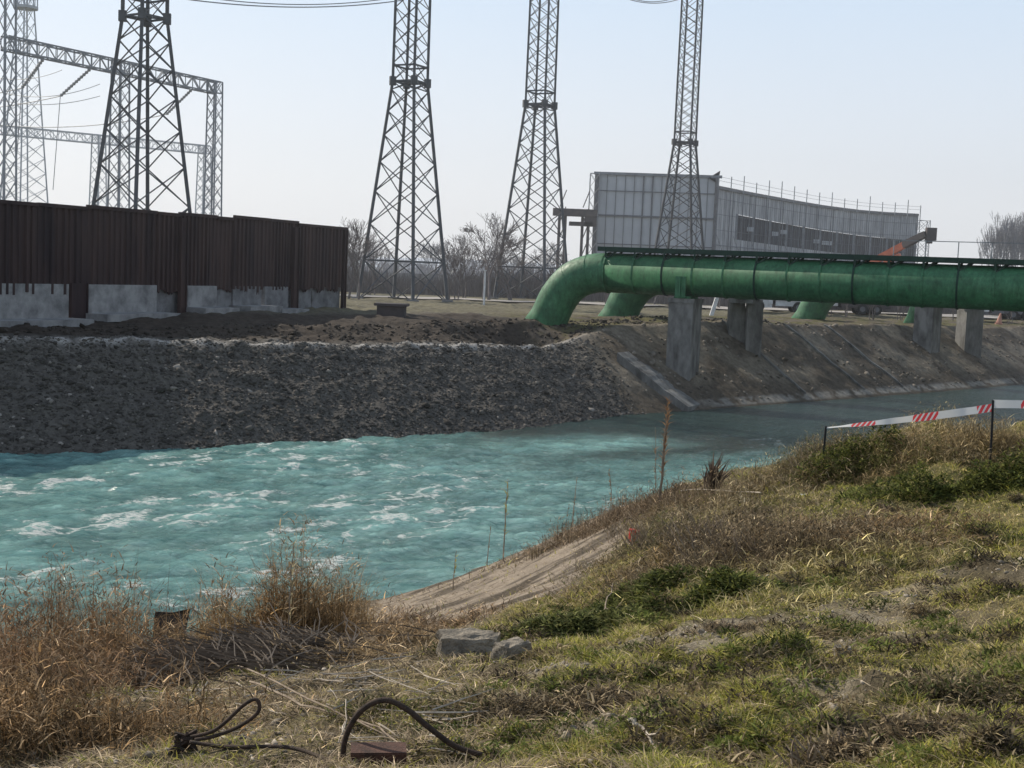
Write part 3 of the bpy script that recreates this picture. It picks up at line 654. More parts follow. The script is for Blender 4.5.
# ------------------------------------------------------------------ building
bd = thing('construction_building', 'large unfinished building with a tall pale clad block and a long curved wing', 'building', (Xd(700,175),175,4.2))
zT = Pd(600,174,172).z
A_ = Vector((*xp(594,172),0)); B_ = Vector((*xp(712,170),0)); dB = (B_-A_).normalized(); nB = Vector((dB.y,-dB.x,0)); C_ = B_-nB*26; D_ = A_-nB*26
m = MB(); vs = []
for p in (A_,B_,C_,D_): vs += [(p.x,p.y,4),(p.x,p.y,zT)]
m.add(vs, [(0,2,3,1),(2,4,5,3),(4,6,7,5),(6,0,1,7),(1,3,5,7)]); m.obj('clad_block', M['panel'], bd)
m = MB(); LB = (B_-A_).length
for i in range(14):
    c = A_+dB*(LB*i/13)+nB*.12; wv = .18 if i in (5,6,0,13) else .07; m.bar(c+Vector((0,0,4.2)), c+Vector((0,0,zT)), wv)
for i, z in enumerate((7.6,11.2,14.9,18.1)): m.bar(A_+nB*.15+Vector((0,0,z)), B_+nB*.15+Vector((0,0,z)), .22 if i==2 else .10)
m.obj('panel_joint', M['scaf_d'], bd)
m = MB(); m.bar(A_+nB*.1+Vector((-.6,0,zT+.1)), B_+nB*.1+Vector((.6,0,zT+.1)), .35); m.obj('parapet', M['scaf'], bd)
m = MB(); q = A_-dB*.1+nB*.2
m.box((q.x-.15,q.y,(zT+4)/2), (.4,.4,zT-4)); m.obj('corner_post', M['grey_paint'], bd); m = MB(); q = B_+nB*.2; m.box((q.x,q.y,(zT+6)/2+1), (.45,.45,zT-8)); m.obj('corner_post', M['grey_paint'], bd)
# loose sheet at corner of block
m = MB(); q = B_+Vector((0,0,zT)); m.add([q+Vector((-1.2,-.1,-.1)), q+Vector((.3,-.1,.9)), q+Vector((.1,-.1,-.8))], [(0,1,2),(2,1,0)]); m.obj('flashing', M['grey_paint'], bd)
curve = [(712,170),(742,179),(772,188),(797,196),(820,203),(855,211),(882,214),(913,215)]
cp = []
from itertools import accumulate
cx = np.array([c[0] for c in curve],float); cdp = np.array([c[1] for c in curve],float)
pxs = np.linspace(712,913,49); dps = np.interp(pxs,cx,cdp)
cp = [Vector((*xp(a,b),0)) for a,b in zip(pxs,dps)]
zC = 18.9
def zroof(i): return zC
m = MB(); vs = []; z_a, z_b = 12.6, 15.1
def strip(za, zb_, off, i0=0, i1=48):
    vs = []
    for i in range(i0,i1+1):
        p = cp[i]+Vector((0,-off,0)); vs += [(p.x,p.y,za(i) if callable(za) else za),(p.x,p.y,zb_(i) if callable(zb_) else zb_)]
    return vs, [(2*j,2*j+2,2*j+3,2*j+1) for j in range(i1-i0)]
bt = lambda i: 12.7-1.0*i/48; tp = lambda i: 16.1-1.3*i/48
i_s = 5
m.add(*strip(4, zroof, 0, 0, i_s)); m.add(*strip(4, bt, 0, i_s, 48)); m.add(*strip(tp, zroof, 0, i_s, 48))
e = cp[48]; m.add([(e.x,e.y,4),(e.x,e.y+20,4),(e.x,e.y+20,zroof(48)),(e.x,e.y,zroof(48))], [(0,1,2,3)])
vs, fs = strip(zroof, zroof, 0); rv = []
for i in range(49): p = cp[i]; rv += [(p.x,p.y,zroof(i)),(p.x,p.y+22,zroof(i)+.3)]
m.add(rv, [(2*j,2*j+2,2*j+3,2*j+1) for j in range(48)]); m.obj('curved_wing', M['panel_l'], bd)
m = MB(); m.add(*strip(bt, tp, -.9, i_s, 48)); m.obj('window_band', M['dark'], bd)
m = MB()
for i in range(0,49,1):
    p = cp[i]+Vector((0,-.15,0)); m.bar(p+Vector((0,0,4.2)), p+Vector((0,0,zroof(i))), .04 if i%4 else .1)
for z in (6.2,8,9.8,11.6): 
    for i in range(48): m.bar(cp[i]+Vector((0,-.9,z)), cp[i+1]+Vector((0,-.9,z)), .07,3)
for i in range(i_s,48,4): p = cp[i]+Vector((0,-.1,0)); m.bar(p+Vector((0,0,bt(i))),p+Vector((0,0,tp(i))),.3)
m.obj('facade_rib', M['scaf'], bd)
m = MB()
for i in range(48): m.bar(cp[i]+Vector((0,-.2,zroof(i)+.1)), cp[i+1]+Vector((0,-.2,zroof(i+1)+.1)), .4)
m.obj('roof_edge', M['grey_paint'], bd)
m = MB()
m = MB()
for i in range(49):
    p = cp[i]+Vector((0,-1.3,0)); m.bar(p+Vector((0,0,4.2)), p+Vector((0,0,zroof(i)-.2)), .055, 3)
for z in np.arange(5.5,18.5,2.0):
    for i in range(48): m.bar(cp[i]+Vector((0,-1.3,z)), cp[i+1]+Vector((0,-1.3,z)), .06, 3)
for i in range(0,46,4): m.bar(cp[i]+Vector((0,-1.35,5)), cp[min(48,i+3)]+Vector((0,-1.35,9)), .06,3); m.bar(cp[min(48,i+3)]+Vector((0,-1.35,9)), cp[i]+Vector((0,-1.35,13)), .06,3)
m.obj('scaffold_grid', M['scaf_d'], bd)
for i,(k,z) in enumerate(((8,14.2),(14,14.0),(16,14.4),(24,13.6),(26,13.5),(27,13.5))): p = cp[k]+Vector((.4,.8,z)); m = MB(); m.box(p,(.9,.1,.6)); m.obj('pale_panel', M['panel'], bd)  # small plates in the pale cladding colour, set into the dark band
for i in range(0,49,3):
    p = cp[i]+Vector((0,-1.2,0)); h = zroof(i)+random.uniform(1.6,2.6) 
    m = MB(); m.bar(p+Vector((0,0,4.2)), p+Vector((0,0,h)), .11)
    m.obj('scaffold_pole', M['scaf'], bd)
m = MB()
for i in range(0,46,3):
    for dz_ in (.9,1.4): m.bar(cp[i]+Vector((0,-1.2,zroof(i)+dz_)), cp[i+3]+Vector((0,-1.2,zroof(i+3)+dz_)), .05,3)
m.obj('scaffold_rail', M['scaf'], bd)
# scaffold tower at the right end
p = Vector((*xp(919,212),0)); t_ = thing('scaffold_tower', 'pale scaffold tower at the right end of the curved wing', 'scaffold', (p.x,p.y,4.2))
latcol(p.x,p.y,4.2,18,1.7,1.7,'scaf',t_,'scaffold_frame',8,.07,.1,45)
p = Vector((*xp(595,171),0)); t_ = thing('scaffold_tower', 'pale scaffold tower at the left corner of the clad block', 'scaffold', (p.x,p.y,4.2))
latcol(p.x-.6,p.y,4.2,20.2,1.2,1.2,'scaf',t_,'scaffold_frame',9,.06,.08,45)
# steel portal left of the building
t_ = thing('steel_portal', 'dark brown steel portal frame left of the pale clad block', 'steel frame', (Xd(575,165),165,4.2))
a = Pd(553,211,166); b = Pd(597,214,166); zb1 = a.z
m = MB(); m.box(((a.x+b.x)/2,166,zb1-.1),(b.x-a.x,1.8,.9)); m.box(((a.x+b.x)/2+.8,165.8,zb1-1.5),(b.x-a.x-2.6,1.2,.5)); m.obj('beam', M['brown_steel'], t_)
for px in (557,563,580,586):
    q = Xd(px,166); m = MB(); m.box((q,166,(zb1+4)/2),(.35,.5,zb1-4.2)); m.obj('column', M['brown_steel'], t_)
m = MB(); q = Xd(557,166); q2 = Xd(563,166)
for i in range(6): z = 5+i*2.1; m.bar((q,166,z),(q2,166,z+2.1),.12)
q = Xd(580,166); q2 = Xd(586,166)
for i in range(6): z = 5+i*2.1; m.bar((q,166,z),(q2,166,z+2.1),.12)
m.obj('bracing', M['brown_steel'], t_)
m = MB(); q = Pd(590,222,166); m.box((q.x,165.5,q.z+.1),(1.5,.6,1.4)); m.obj('hoist', M['brown_steel'], t_)
# ------------------------------------------------------------------ vehicles and small things beyond the pipe
def wheel(root, x, y, z, r=.5, w=.3, ax=0):
    m = MB(); d = Vector((math.sin(ax),math.cos(ax),0)); c = Vector((x,y,z))
    m.tube([c-d*w/2,c-d*w*.4,c+d*w*.4,c+d*w/2],[r*.9,r,r,r*.9],16); o = m.obj('wheel', M['rubber'], root)
    m = MB(); m.tube([c-d*(w/2+.01),c+d*(w/2+.01)],r*.5,12); m.obj('rim', M['grey_paint'], o)
def truck(px, d, label, body, scale=1):
    x = Xd(px,d); z = 4.4; t = thing('truck', label, 'truck', (x,d,z), 'trucks parked beyond the green pipes'); S = scale
    m = MB(); m.box((x,d,z+.85*S),(7*S,1.0,.25*S)); m.obj('chassis', M['black'], t)
    m = MB(); m.box((x+1.3*S,d,z+.85*S),(4.6*S,2.2,.55*S)); m.box((x-2.35*S,d,z+.65*S),(2.0*S,2.2,.5*S)); m.obj('side_skirt', M[body], t)
    m = MB(); y0 = d-1.15; y1 = d+1.15; xa, xb = x-3.4*S, x-1.3*S
    pr = [(xa,.7),(xb,.7),(xb,2.7),(xa+.5*S,2.7),(xa+.02,1.7)]
    vs = [(a,y0,z+b*S) for a,b in pr]+[(a,y1,z+b*S) for a,b in pr]
    m.add(vs, [(4,3,2,1,0),(5,6,7,8,9)]+[(i,(i+1)%5,5+(i+1)%5,5+i) for i in range(5)]); m.obj('cab', M['white'], t)
    m = MB(); m.box(((xa+xb)/2+.2,y0-.01,z+2.1*S),(1.1*S,.02,.7*S)); m.obj('side_window', M['glass'], t)
    m = MB(); m.box((x+1.3*S,d,z+1.9*S),(4.6*S,2.3,1.8*S)); m.obj('cargo_body', M[body], t)
    for q in (-2.5,1.0,2.3):
        for yy in (d-1.0,d+1.0): wheel(t, x+q*S, yy, z+.5*S, .5*S)
truck(786,116,'white truck parked behind the second concrete pier','white')
truck(1000,124,'grey-bodied truck at the right, under the front pipe','grey_paint')
truck(850,121,'dark-bodied truck right of the small lit pipe elbow','brown_steel')
# crane
cx_, cyd = Xd(842,140), 140
t_ = thing('mobile_crane', 'mobile crane with its orange and grey telescopic boom raised in front of the curved wing', 'crane', (cx_,cyd,4.3))
m = MB(); m.box((cx_,cyd,5.3),(9,2.5,.7)); m.obj('chassis', M['orange'], t_)
m = MB(); m.box((cx_-1,cyd,6.3),(3,2.3,1.3)); m.box((cx_-3.6,cyd,6.2),(1.6,2.3,1.5)); m.obj('cab', M['orange'], t_)
for q in (-3.4,-1.8,1.8,3.4):
    for yy in (-1.1,1.1): wheel(t_, cx_+q, cyd+yy, 4.85, .55)
def bx(m, a, b, w1, w2):
    m.bar(a,b,w1,4,w2)
a = Pd(838,281,140); b = Pd(904,245,136); c = Pd(926,234,134)
m = MB(); bx(m,a,b,.8,.65); m.obj('boom', M['orange'], t_)
m = MB(); bx(m,a.lerp(b,.72)+Vector((0,-.1,-.8)),b+Vector((-.3,0,-1.1)),.5,.5); m.obj('boom_cylinder', M['orange'], t_)
m = MB(); bx(m,b,c,.7,.6); m.obj('boom_extension', M['brown_steel'], t_)
m = MB(); m.box(c+Vector((.5,0,.0)),(1.0,.7,1.3)); m.box(c+Vector((.4,0,-.7)),(.5,.4,.5)); m.obj('boom_head', M['brown_steel'], t_)
# white posts
p = Pd(484,300,100); m = MB(); m.bar((p.x,100,4.2),(p.x,100,7.0),.15,8); m.box((p.x,100,7.02),(.24,.24,.08)); tag(m.obj('white_post', M['white']), 'thin white post in front of the widest bare tree', 'post')
p = Pd(712,318,98); m = MB(); m.bar((p.x-.1,98,4.2),(p.x+.35,98,5.9),.28,4); tag(m.obj('leaning_board', M['white']), 'short white board leaning between the first two concrete piers', 'board')
p = Xd(1001,118); m = MB(); zc = zf(p,118)
m.tube([(p,118,zc-.02),(p,118,zc+.1)],.34,12); m.tube([(p,118,zc+.1),(p+.12,118,zc+1.0)],[.26,.06],12); tag(m.obj('traffic_cone', M['pink']), 'faded orange cone standing on the far crest at the right edge', 'cone')
p = Pd(392,303,72); zc = zf(p.x,72); t_ = thing('manhole', 'raised concrete chamber with a dark lid on the far bank beside the wall end', 'manhole', (p.x,72,zc))
zc = max(zc,4.1); m = MB(); m.box((p.x,72,zc+.12),(1.5,1.5,.6)); m.obj('chamber', M['brown_steel'], t_); m = MB(); m.box((p.x,72,zc+.5),(1.8,1.8,.14)); m.obj('lid', M['brown_steel'], t_)
# low wall beyond
m = MB(); a = (-66,140); b = (19,158)
dv = Vector((b[0]-a[0],b[1]-a[1],0)); c = Vector(((a[0]+b[0])/2,(a[1]+b[1])/2,5.3)); rt = Matrix.Rotation(math.atan2(dv.y,dv.x),3,'Z')
t_ = thing('concrete_fence', 'long low grey precast fence beyond the dirt road', 'fence', (c.x,c.y,4.2))
m.box(c,(dv.length,.15,2.1),rt); m.obj('fence_panel', M['conc_l'], t_)
m = MB()
for i in range(0,31): q = Vector((a[0],a[1],5.35)).lerp(Vector((b[0],b[1],5.35)), i/30); m.box(q,(.25,.25,2.4),rt)
m.obj('fence_post', M['conc'], t_)
# ------------------------------------------------------------------ bare trees
def grow(mt, mc, p, d, L, r, depth, maxd, spread, up, thin):
    r = r; n = 3; pts = [p]; q = p.copy(); dd = d.copy()
    for i in range(n):
        dd = (dd+Vector((random.gauss(0,.12),random.gauss(0,.12),random.gauss(0,.06)+up))).normalized(); q = q+dd*L/n; pts.append(q.copy())
    m = mt if depth < 2 else mc
    m.tube(pts, [max(thin, r*(1-.38*i/n)) for i in range(n+1)], 5 if depth < 2 else 3, False)
    if depth >= maxd: return
    k = random.choice((2,3,3,4)) if depth < maxd-1 else random.choice((2,3,3))
    for i in range(k):
        a = random.uniform(0,6.28); tl = random.uniform(.4,1) if i else 1
        base = pts[1+min(2,int(tl*2.99))] if i else pts[-1]
        side = Vector((math.cos(a),math.sin(a),0)); side = (side-dd*side.dot(dd)).normalized()
        nd = (dd+side*random.uniform(spread*.5,spread)*(1 if i else .5)).normalized()
        grow(mt, mc, base, nd, L*random.uniform(.6,.85), r*random.uniform(.45,.62), depth+1, maxd, spread, up, thin)
def tree(h, label, cat_group, loc, mtw='bark', maxd=5, spread=.95, up=.04, r=.16, trunks=1, thin=.022, twm=None):
    t = thing('bare_tree', label, 'tree', (0,0,0), cat_group); a, b = MB(), MB()
    for k in range(trunks):
        d = Vector((random.uniform(-.25,.25),random.uniform(-.2,.2),1)).normalized() if trunks > 1 else Vector((.03,0,1))
        grow(a, b, Vector((random.uniform(-.2,.2)*trunks,0,-.2)), d, h*.30, r, 0, maxd, spread, up, thin)
    a.obj('trunk', M[mtw], t); b.obj('crown', M[twm or mtw], t); t.location = loc; return t
TG = 'bare winter trees beyond the canal'
def gp(px,d): return (Xd(px,d), d, 4.2)
T1 = tree(8.6,'widest bare tree, between the two middle pylons',TG,gp(487,118),'bark',6,.85,.03,.17,2,.014)
T2 = tree(6.8,'bare bushy tree just right of the end of the rusty wall',TG,gp(352,104),'bark',5,.75,.05,.11,3,.014)
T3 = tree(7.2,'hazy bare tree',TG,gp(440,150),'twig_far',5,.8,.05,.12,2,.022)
def tcopy(T, px, d, s, rz, label): return copy_tree(T, gp(px,d), rz, s, label)
random.seed(21)
for i,(T,px,d,s,l) in enumerate([(T2,372,122,.8,'low bare tree seen through the left legs of the second pylon'),(T2,463,124,.95,'bare tree directly left of the widest bare tree'),(T1,545,138,.75,'bare tree seen through the legs of the third pylon'),
    (T2,345,132,1.0,'slender bare tree behind the end of the wall'),(T2,608,120,.7,'low bare tree behind the second pipe elbow'),(T1,655,128,.5,'small bare tree under the front pipe left of the first pier'),(T2,720,125,.55,'small bare tree under the front pipe between the first two piers'),
    (T1,640,118,.42,'small bare tree next to the second pipe elbow'),(T2,455,112,.62,'small bushy tree left of the white post'),(T1,512,122,.7,'bare tree between white post and third pylon')]):
    tcopy(T,px,d,s,random.uniform(0,6),l)
for i,(px,d,s,l) in enumerate([(830,114,.40,'low bare shrub under the front pipe, right of the small lit elbow'),(848,112,.45,'low bare shrub in front of the dark-bodied truck'),(874,115,.42,'low bare shrub left of the third pier'),(902,116,.40,'low bare shrub touching the third pier'),(955,118,.42,'low bare shrub between the two right piers'),(672,112,.38,'low bare shrub left of the first pier'),(1012,118,.36,'low bare shrub right of the faded cone')]):
    tcopy(T2,px,d,s,i*1.1,l)
for i in range(34):
    px = 300+i*21+random.uniform(-8,8); d = random.uniform(175,235); s = random.uniform(.55,.95)
    tcopy(T3,px,d,s,random.uniform(0,6),'hazy bare tree in the distant row beyond the low grey fence')
T3['label'] = 'hazy bare tree behind the low fence, right of the second pylon'
# poplars
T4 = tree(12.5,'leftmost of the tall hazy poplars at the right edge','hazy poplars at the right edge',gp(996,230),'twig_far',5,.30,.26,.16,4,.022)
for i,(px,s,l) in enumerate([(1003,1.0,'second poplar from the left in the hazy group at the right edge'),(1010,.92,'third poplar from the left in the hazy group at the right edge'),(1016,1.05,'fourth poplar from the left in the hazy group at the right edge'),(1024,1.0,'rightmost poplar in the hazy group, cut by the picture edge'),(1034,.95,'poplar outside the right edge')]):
    tcopy(T4,px,228+i*2,s*1.25,i*1.3,l)
T4.scale = (1.1,)*3
# low thicket, a mass of twigs
def thicket(n, box, h, w, name, label, m, cols):
    x = rng.uniform(box[0],box[1],n); y = box[2]+(box[3]-box[2])*rng.random(n)+ (x-box[0])*box[4]
    hh = h*(.35+.9*fbm(x*.12,y*.12,3,301))*rng.uniform(.5,1.15,n); lx = rng.normal(0,.25,n)*hh; ly = rng.normal(0,.2,n)*hh
    z0 = np.full(n,4.1); ww = w
    b1 = np.stack([x-ww,y,z0],1); b2 = np.stack([x+ww,y,z0],1); mm1 = np.stack([x-ww*.6+lx*.4,y+ly*.4,z0+hh*.55],1); tp_ = np.stack([x+lx,y+ly,z0+hh],1); mm2 = mm1+np.array([1.2*ww,0,0])
    V = np.stack([b1,b2,mm2,mm1,tp_],1).reshape(-1,3); I = np.arange(n)[:,None]*5
    Fc = np.concatenate([I+np.array([[0,1,2]]),I+np.array([[0,2,3]]),I+np.array([[3,2,4]])])
    c = np.repeat(np.array(cols)*rng.uniform(.7,1.3,(n,1)),5,0)
    return tag(npmesh(name,V,Fc,m,c), label, 'thicket', kind='stuff')
M['thk'] = attr_mat('twig_mass', .95, 0, 8, .6, .2)
thicket(16000,(-45,60,126,136,.16),3.6,.035,'thicket','grey-brown leafless thicket along the dirt road beyond the pipes',M['thk'],(.16,.145,.145))
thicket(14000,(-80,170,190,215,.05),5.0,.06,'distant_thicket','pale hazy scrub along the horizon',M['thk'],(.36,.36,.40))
# ------------------------------------------------------------------ near-bank vegetation
M['grass'] = attr_mat('grass_blades', .85, 0, 8, 3, .25, .3)
def blades(P, H, Wd, lean, cols, name, label, cat, kind='stuff', curve=.5, base_dir=None, parent=None):
    n = len(P); a = rng.uniform(0,6.28,n); la = rng.uniform(0,6.28,n) if base_dir is None else base_dir
    wx, wy = np.cos(a)*Wd/2, np.sin(a)*Wd/2; dx, dy = np.cos(la)*lean*H, np.sin(la)*lean*H
    b = P; up = np.zeros_like(P); up[:,2] = 1
    def at(k): return b+np.stack([dx*k**(1+curve), dy*k**(1+curve), H*k*(1-.25*lean*k)],1)
    w = np.stack([wx,wy,np.zeros(n)],1)
    V = np.stack([b-w, b+w, at(.5)+w*.75, at(.5)-w*.75, at(1.)],1).reshape(-1,3); I = np.arange(n)[:,None]*5
    Fc = np.concatenate([I+np.array([[0,1,2]]),I+np.array([[0,2,3]]),I+np.array([[3,2,4]])])
    o = npmesh(name, V, Fc, M['grass'], np.repeat(cols,5,0))
    if label: tag(o, label, cat, kind=kind)
    return o
def wedge(n, d0, d1, a0=-30, a1=30, pw=1.0):   # points in front of the viewpoint, thinning with distance
    d = d0*(d1/d0)**(rng.random(n)**pw); a = R(1)*rng.uniform(a0,a1,n); return d*np.tan(a), d
n = 900000; x, y = wedge(n, 4.6, 30); s, t = st(x,y)
g = grassm(x,y); tuft = fbm(x*3.2,y*3.2,3,401); dens = np.clip(g*1.1+.16,0,1)*sm(.2,.5,tuft+.12)*(1-.85*barem(x,y))*(1-.9*slabm(s,t))
k = (rng.random(n) < dens)&(s<19); x,y,g,tuft = x[k],y[k],g[k],tuft[k]; n = len(x)
tf = sm(.50,.66,fbm(x*2.1+5,y*2.1,4,405)*.65+fbm(x*6,y*6,2,407)*.35)
H = (.012+.026*rng.random(n)**1.6+.065*tf*rng.random(n)**1.3)*(1+.035*y); Wd = .0034+.0006*y
gc = fbm(x*.8,y*.8,3,411); dry = (rng.random(n) < (.36+.50*(sm(.42,.6,gc)))*(1-.5*tf))
G = np.array([.18,.195,.045])*rng.uniform(.45,1.5,(n,1)); D = np.array([.56,.46,.22])*rng.uniform(.5,1.35,(n,1)); OG = np.array([.46,.43,.095])*rng.uniform(.6,1.4,(n,1))
cols = np.where(dry[:,None], D, np.where((rng.random(n)<.5)[:,None], G, OG))
blades(np.stack([x,y,znear(x,y)-.005],1), H, Wd, rng.uniform(.3,2.2,n), cols, 'grass', 'short patchy green and straw coloured grass covering the near bank', 'grass')
# dry litter lying about
n = 260000; x, y = wedge(n, 4.6, 26); s, t = st(x,y); lf = sm(1.8,-1.5,x+(fbm(x,y,3,421)-.5)*3)
k = (rng.random(n) < (.10+.75*lf*sm(.3,.6,fbm(x*2,y*2,3,431)))*(1-.8*slabm(s,t)))&(s<20.3); x,y = x[k],y[k]; n = len(x)
cols = np.array([.33,.26,.175])*np.exp(rng.normal(-.15,.6,(n,1))); 
blades(np.stack([x,y,znear(x,y)+.005],1), rng.uniform(.02,.09,n), .004+.0006*y, rng.uniform(1.2,3.2,n), cols, 'straw_litter', 'brown dead stalks and leaves strewn over the near bank', 'litter')
def frags(P, H, C, k, L0, L1, wd, hp=.85):
    # bent leaves and broken bits carried by the stems
    n = len(P); i = rng.integers(0, n, int(n*k)); h = rng.random(len(i))**hp*.92; Q = P[i].copy()
    Q[:,0] += rng.normal(0,.05,len(i)); Q[:,1] += rng.normal(0,.05,len(i)); Q[:,2] += H[i]*h
    return Q, rng.uniform(L0,L1,len(i)), C[i]*np.exp(rng.normal(.05,.4,(len(i),1))), rng.uniform(wd*.6,wd*1.5,len(i)), rng.uniform(.5,2.6,len(i))
# dry reeds
def reeds(spots, name, label, hh, col, dens=1.0, lean=.28, wd=.0055, fr=4):
    Ps, Hs, Cs = [], [], []
    for px, py, rx, ry, h, n in spots:
        c = onbank(px, py); n = int(n*dens)
        a = rng.normal(0,.5,(n,2)); x = c.x+a[:,0]*rx; y = c.y+a[:,1]*ry
        ed = np.exp(-(a**2).sum(1)*.9)
        Ps.append(np.stack([x,y,znear(x,y)-.01],1)); Hs.append(h*rng.uniform(.3,1.1,n)*(.45+.55*ed)*(.28+1.05*sm(.3,.68,fbm(x*3.2,y*3.2,3,441))))
        mixc = rng.random((n,1)); gry = np.array([.20,.17,.13])*col[0]/.17; col = np.array(col)*np.array([1.05,1.08,1.05]); Cs.append((np.array(col)*(1-.5*mixc)*np.array([1.0,.93,.88])+gry*.5*mixc)*np.exp(rng.normal(-.15,.5,(n,1))))
    P_ = np.concatenate(Ps); H_ = np.concatenate(Hs); C_ = np.concatenate(Cs)
    Q, QH, QC, QW, QL = frags(P_, H_, C_, fr, .03, .13, .011)
    k = rng.random(len(P_)) < .6; P_, H_, C_ = P_[k], H_[k], C_[k]; n = len(P_)
    return blades(np.concatenate([P_,Q]), np.concatenate([H_,QH]), np.concatenate([(wd+.0002*P_[:,1])*rng.uniform(.6,1.2,n), QW]), np.concatenate([np.abs(rng.normal(.1,lean*1.4,n)), QL]), np.concatenate([C_,QC]), name, label, 'reeds')
reeds([(10,705,1.0,.9,1.1,2400),(75,690,.9,.9,1.35,2600),(130,685,.7,.9,1.2,1700),(40,735,1.2,.6,.55,1500),(-60,700,1.5,1,1.0,1800),(160,680,.6,.6,.6,900)], 'dry_reeds', 'tall rust-brown dry reeds at the lower left by the water', 1, (0.194,0.115,0.061))
reeds([(250,655,.8,.8,1.15,2000),(295,648,.8,.8,1.3,2000),(335,640,.6,.6,1.1,1000),(225,660,.5,.5,.7,700)], 'dry_reeds', 'tall orange-brown dry reeds left of the concrete lining', 1, (0.238,0.151,0.072))
reeds([(400,635,.9,.5,.3,500),(440,632,.8,.4,.25,300),(380,650,.6,.4,.3,400),(350,665,1,.4,.25,500)], 'dry_weeds', 'short dry weeds below the broken concrete chunks', 1, (0.216,0.144,0.086))
reeds([(600,525,1.6,.9,.5,700),(640,515,1.4,.9,.6,900),(690,510,1.5,1,.5,900),(560,545,1.2,.6,.3,300),(740,500,1.5,.9,.45,700),(720,530,1.6,.9,.35,900)], 'dry_weeds', 'dry grey-brown weeds along the crest by the red item', 1, (0.180,0.130,0.090), wd=.008)
reeds([(900,458,2,1,.4,1800),(960,456,2,1,.5,2200),(1010,456,2,1,.5,2000),(940,446,2,1,.55,1500),(800,470,1.2,.8,.4,600),(850,560,2,1,.22,700),(780,600,1,.6,.12,200)], 'dry_grass', 'tall straw coloured grass along the crest under the barrier tape', 1, (0.259,0.194,0.101), wd=.008)
reeds([(830,540,1.6,.8,.24,1200),(870,545,1.2,.6,.2,600),(700,560,1.6,.7,.26,900)], 'dry_grass', 'orange-brown dry grass right of the leafless bush', 1, (0.245,0.166,0.086), wd=.008)
# bushes
def bush(px, py, rx, ry, h, n, cols, label, name='bush', lean=.7, wd=.007, twig=True, seed=1, leafy=0, cat='bush'):
    c = onbank(px, py); t = thing(name, label, cat, tuple(c))
    a = rng.normal(0,.42,(n,2)); x = c.x+a[:,0]*rx; y = c.y+a[:,1]*ry; r2 = np.exp(-(a**2).sum(1)*1.6)
    z = znear(x,y)-.02
    if leafy:
        hh = rng.random(n)**.7*h*r2*(.25+1.15*sm(.32,.66,fbm(x*2.4,y*2.4,3,seed))); P_ = np.stack([x,y,z+hh],1); H_ = rng.uniform(.03,.075,n)
        w_ = rng.uniform(.014,.034,n)
    else: P_ = np.stack([x,y,z],1); H_ = h*rng.uniform(.35,1.1,n)*r2*(.2+1.25*sm(.34,.64,fbm(x*3.4,y*3.4,3,seed))); w_ = wd*rng.uniform(.6,1.2,n)
    C_ = np.array(cols)[rng.integers(0,len(cols),n)]*rng.uniform(.5,1.4,(n,1)); L_ = rng.uniform(.6,2.6,n) if leafy else np.abs(rng.normal(0,lean,n))
    if not leafy:
        Q, QH, QC, QW, QL = frags(P_, H_, C_, 2.5, .02, .07, .012, .6); k = rng.random(n) < .6
        P_ = np.concatenate([P_[k],Q]); H_ = np.concatenate([H_[k],QH]); C_ = np.concatenate([C_[k],QC]); w_ = np.concatenate([w_[k],QW]); L_ = np.concatenate([L_[k],QL])
    o = blades(P_, H_, w_, L_, C_, 'foliage' if leafy else 'stalks', None, None); o.parent = t; o.matrix_parent_inverse = Matrix.Translation(t.location).inverted()
    if twig:
        m = MB(); random.seed(seed)
        for i in range(110):
            a1 = random.uniform(0,6.28); rr1 = random.uniform(0,.4); b0 = c+Vector((math.cos(a1)*rx*rr1,math.sin(a1)*ry*rr1,-.05)); q = b0; pts = [q]
            dd = Vector((math.cos(a1)*.5,math.sin(a1)*.5,1)).normalized(); L = h*random.uniform(.5,1.05)
            for j in range(4): dd = (dd+Vector((random.gauss(0,.25),random.gauss(0,.25),0))).normalized(); q = q+dd*L/4; pts.append(q)
            m.tube(pts, [.008,.007,.006,.005,.003], 3, False)
        m.obj('twigs', M['twig'], t)
    return t
brn = [(.13,.10,.062),(.36,.285,.18),(.065,.052,.038),(.25,.19,.115)]; grn_ = [(.09,.11,.028),(.19,.20,.05),(.045,.055,.018)]; mixd = [(.19,.15,.085),(.09,.10,.034),(.13,.105,.065),(.30,.24,.15)]
bush(755,562,2.2,1.2,.55,5200,brn,'large leafless brown bush with a dark shaded side, in the middle of the near bank',seed=3)
bush(710,545,1.6,1.0,.45,3000,brn,'leafless brown bush just right of the red item',seed=4)
bush(660,545,1.2,.8,.40,2000,mixd,'small grey-green weedy bush below the red item',seed=5)
bush(722,600,1.0,.45,.22,5200,grn_,'low dark green plant patch below the brown bush','green_plant',leafy=1,seed=6,twig=False,cat='plant')
bush(638,594,.9,.5,.22,5200,[(.13,.155,.04),(.21,.22,.07),(.06,.075,.025)],'bright green leafy tuft left of the low dark green patch','green_plant',leafy=1,seed=7,twig=False,cat='plant')
bush(585,634,.8,.4,.17,4200,[(.12,.135,.04),(.20,.20,.07),(.06,.07,.025)],'green leafy tuft with a broken twig, right of the concrete chunks','green_plant',leafy=1,seed=8,twig=False,cat='plant')
bush(825,478,1.5,1.2,.55,3800,mixd,'brown and green bush at the foot of the left tape post',seed=9)
bush(858,476,1.3,.7,.55,6000,grn_,'dense dark green mound between the two tape posts','green_bush',leafy=1,seed=10,twig=False)
bush(965,492,2.0,.6,.42,8000,grn_,'wide dark green hedge-like bush under the right tape post','green_bush',leafy=1,seed=11,twig=False)
bush(1030,490,1.1,.7,.5,4000,grn_,'dark green bush cut by the right edge of the picture','green_bush',leafy=1,seed=12,twig=False)
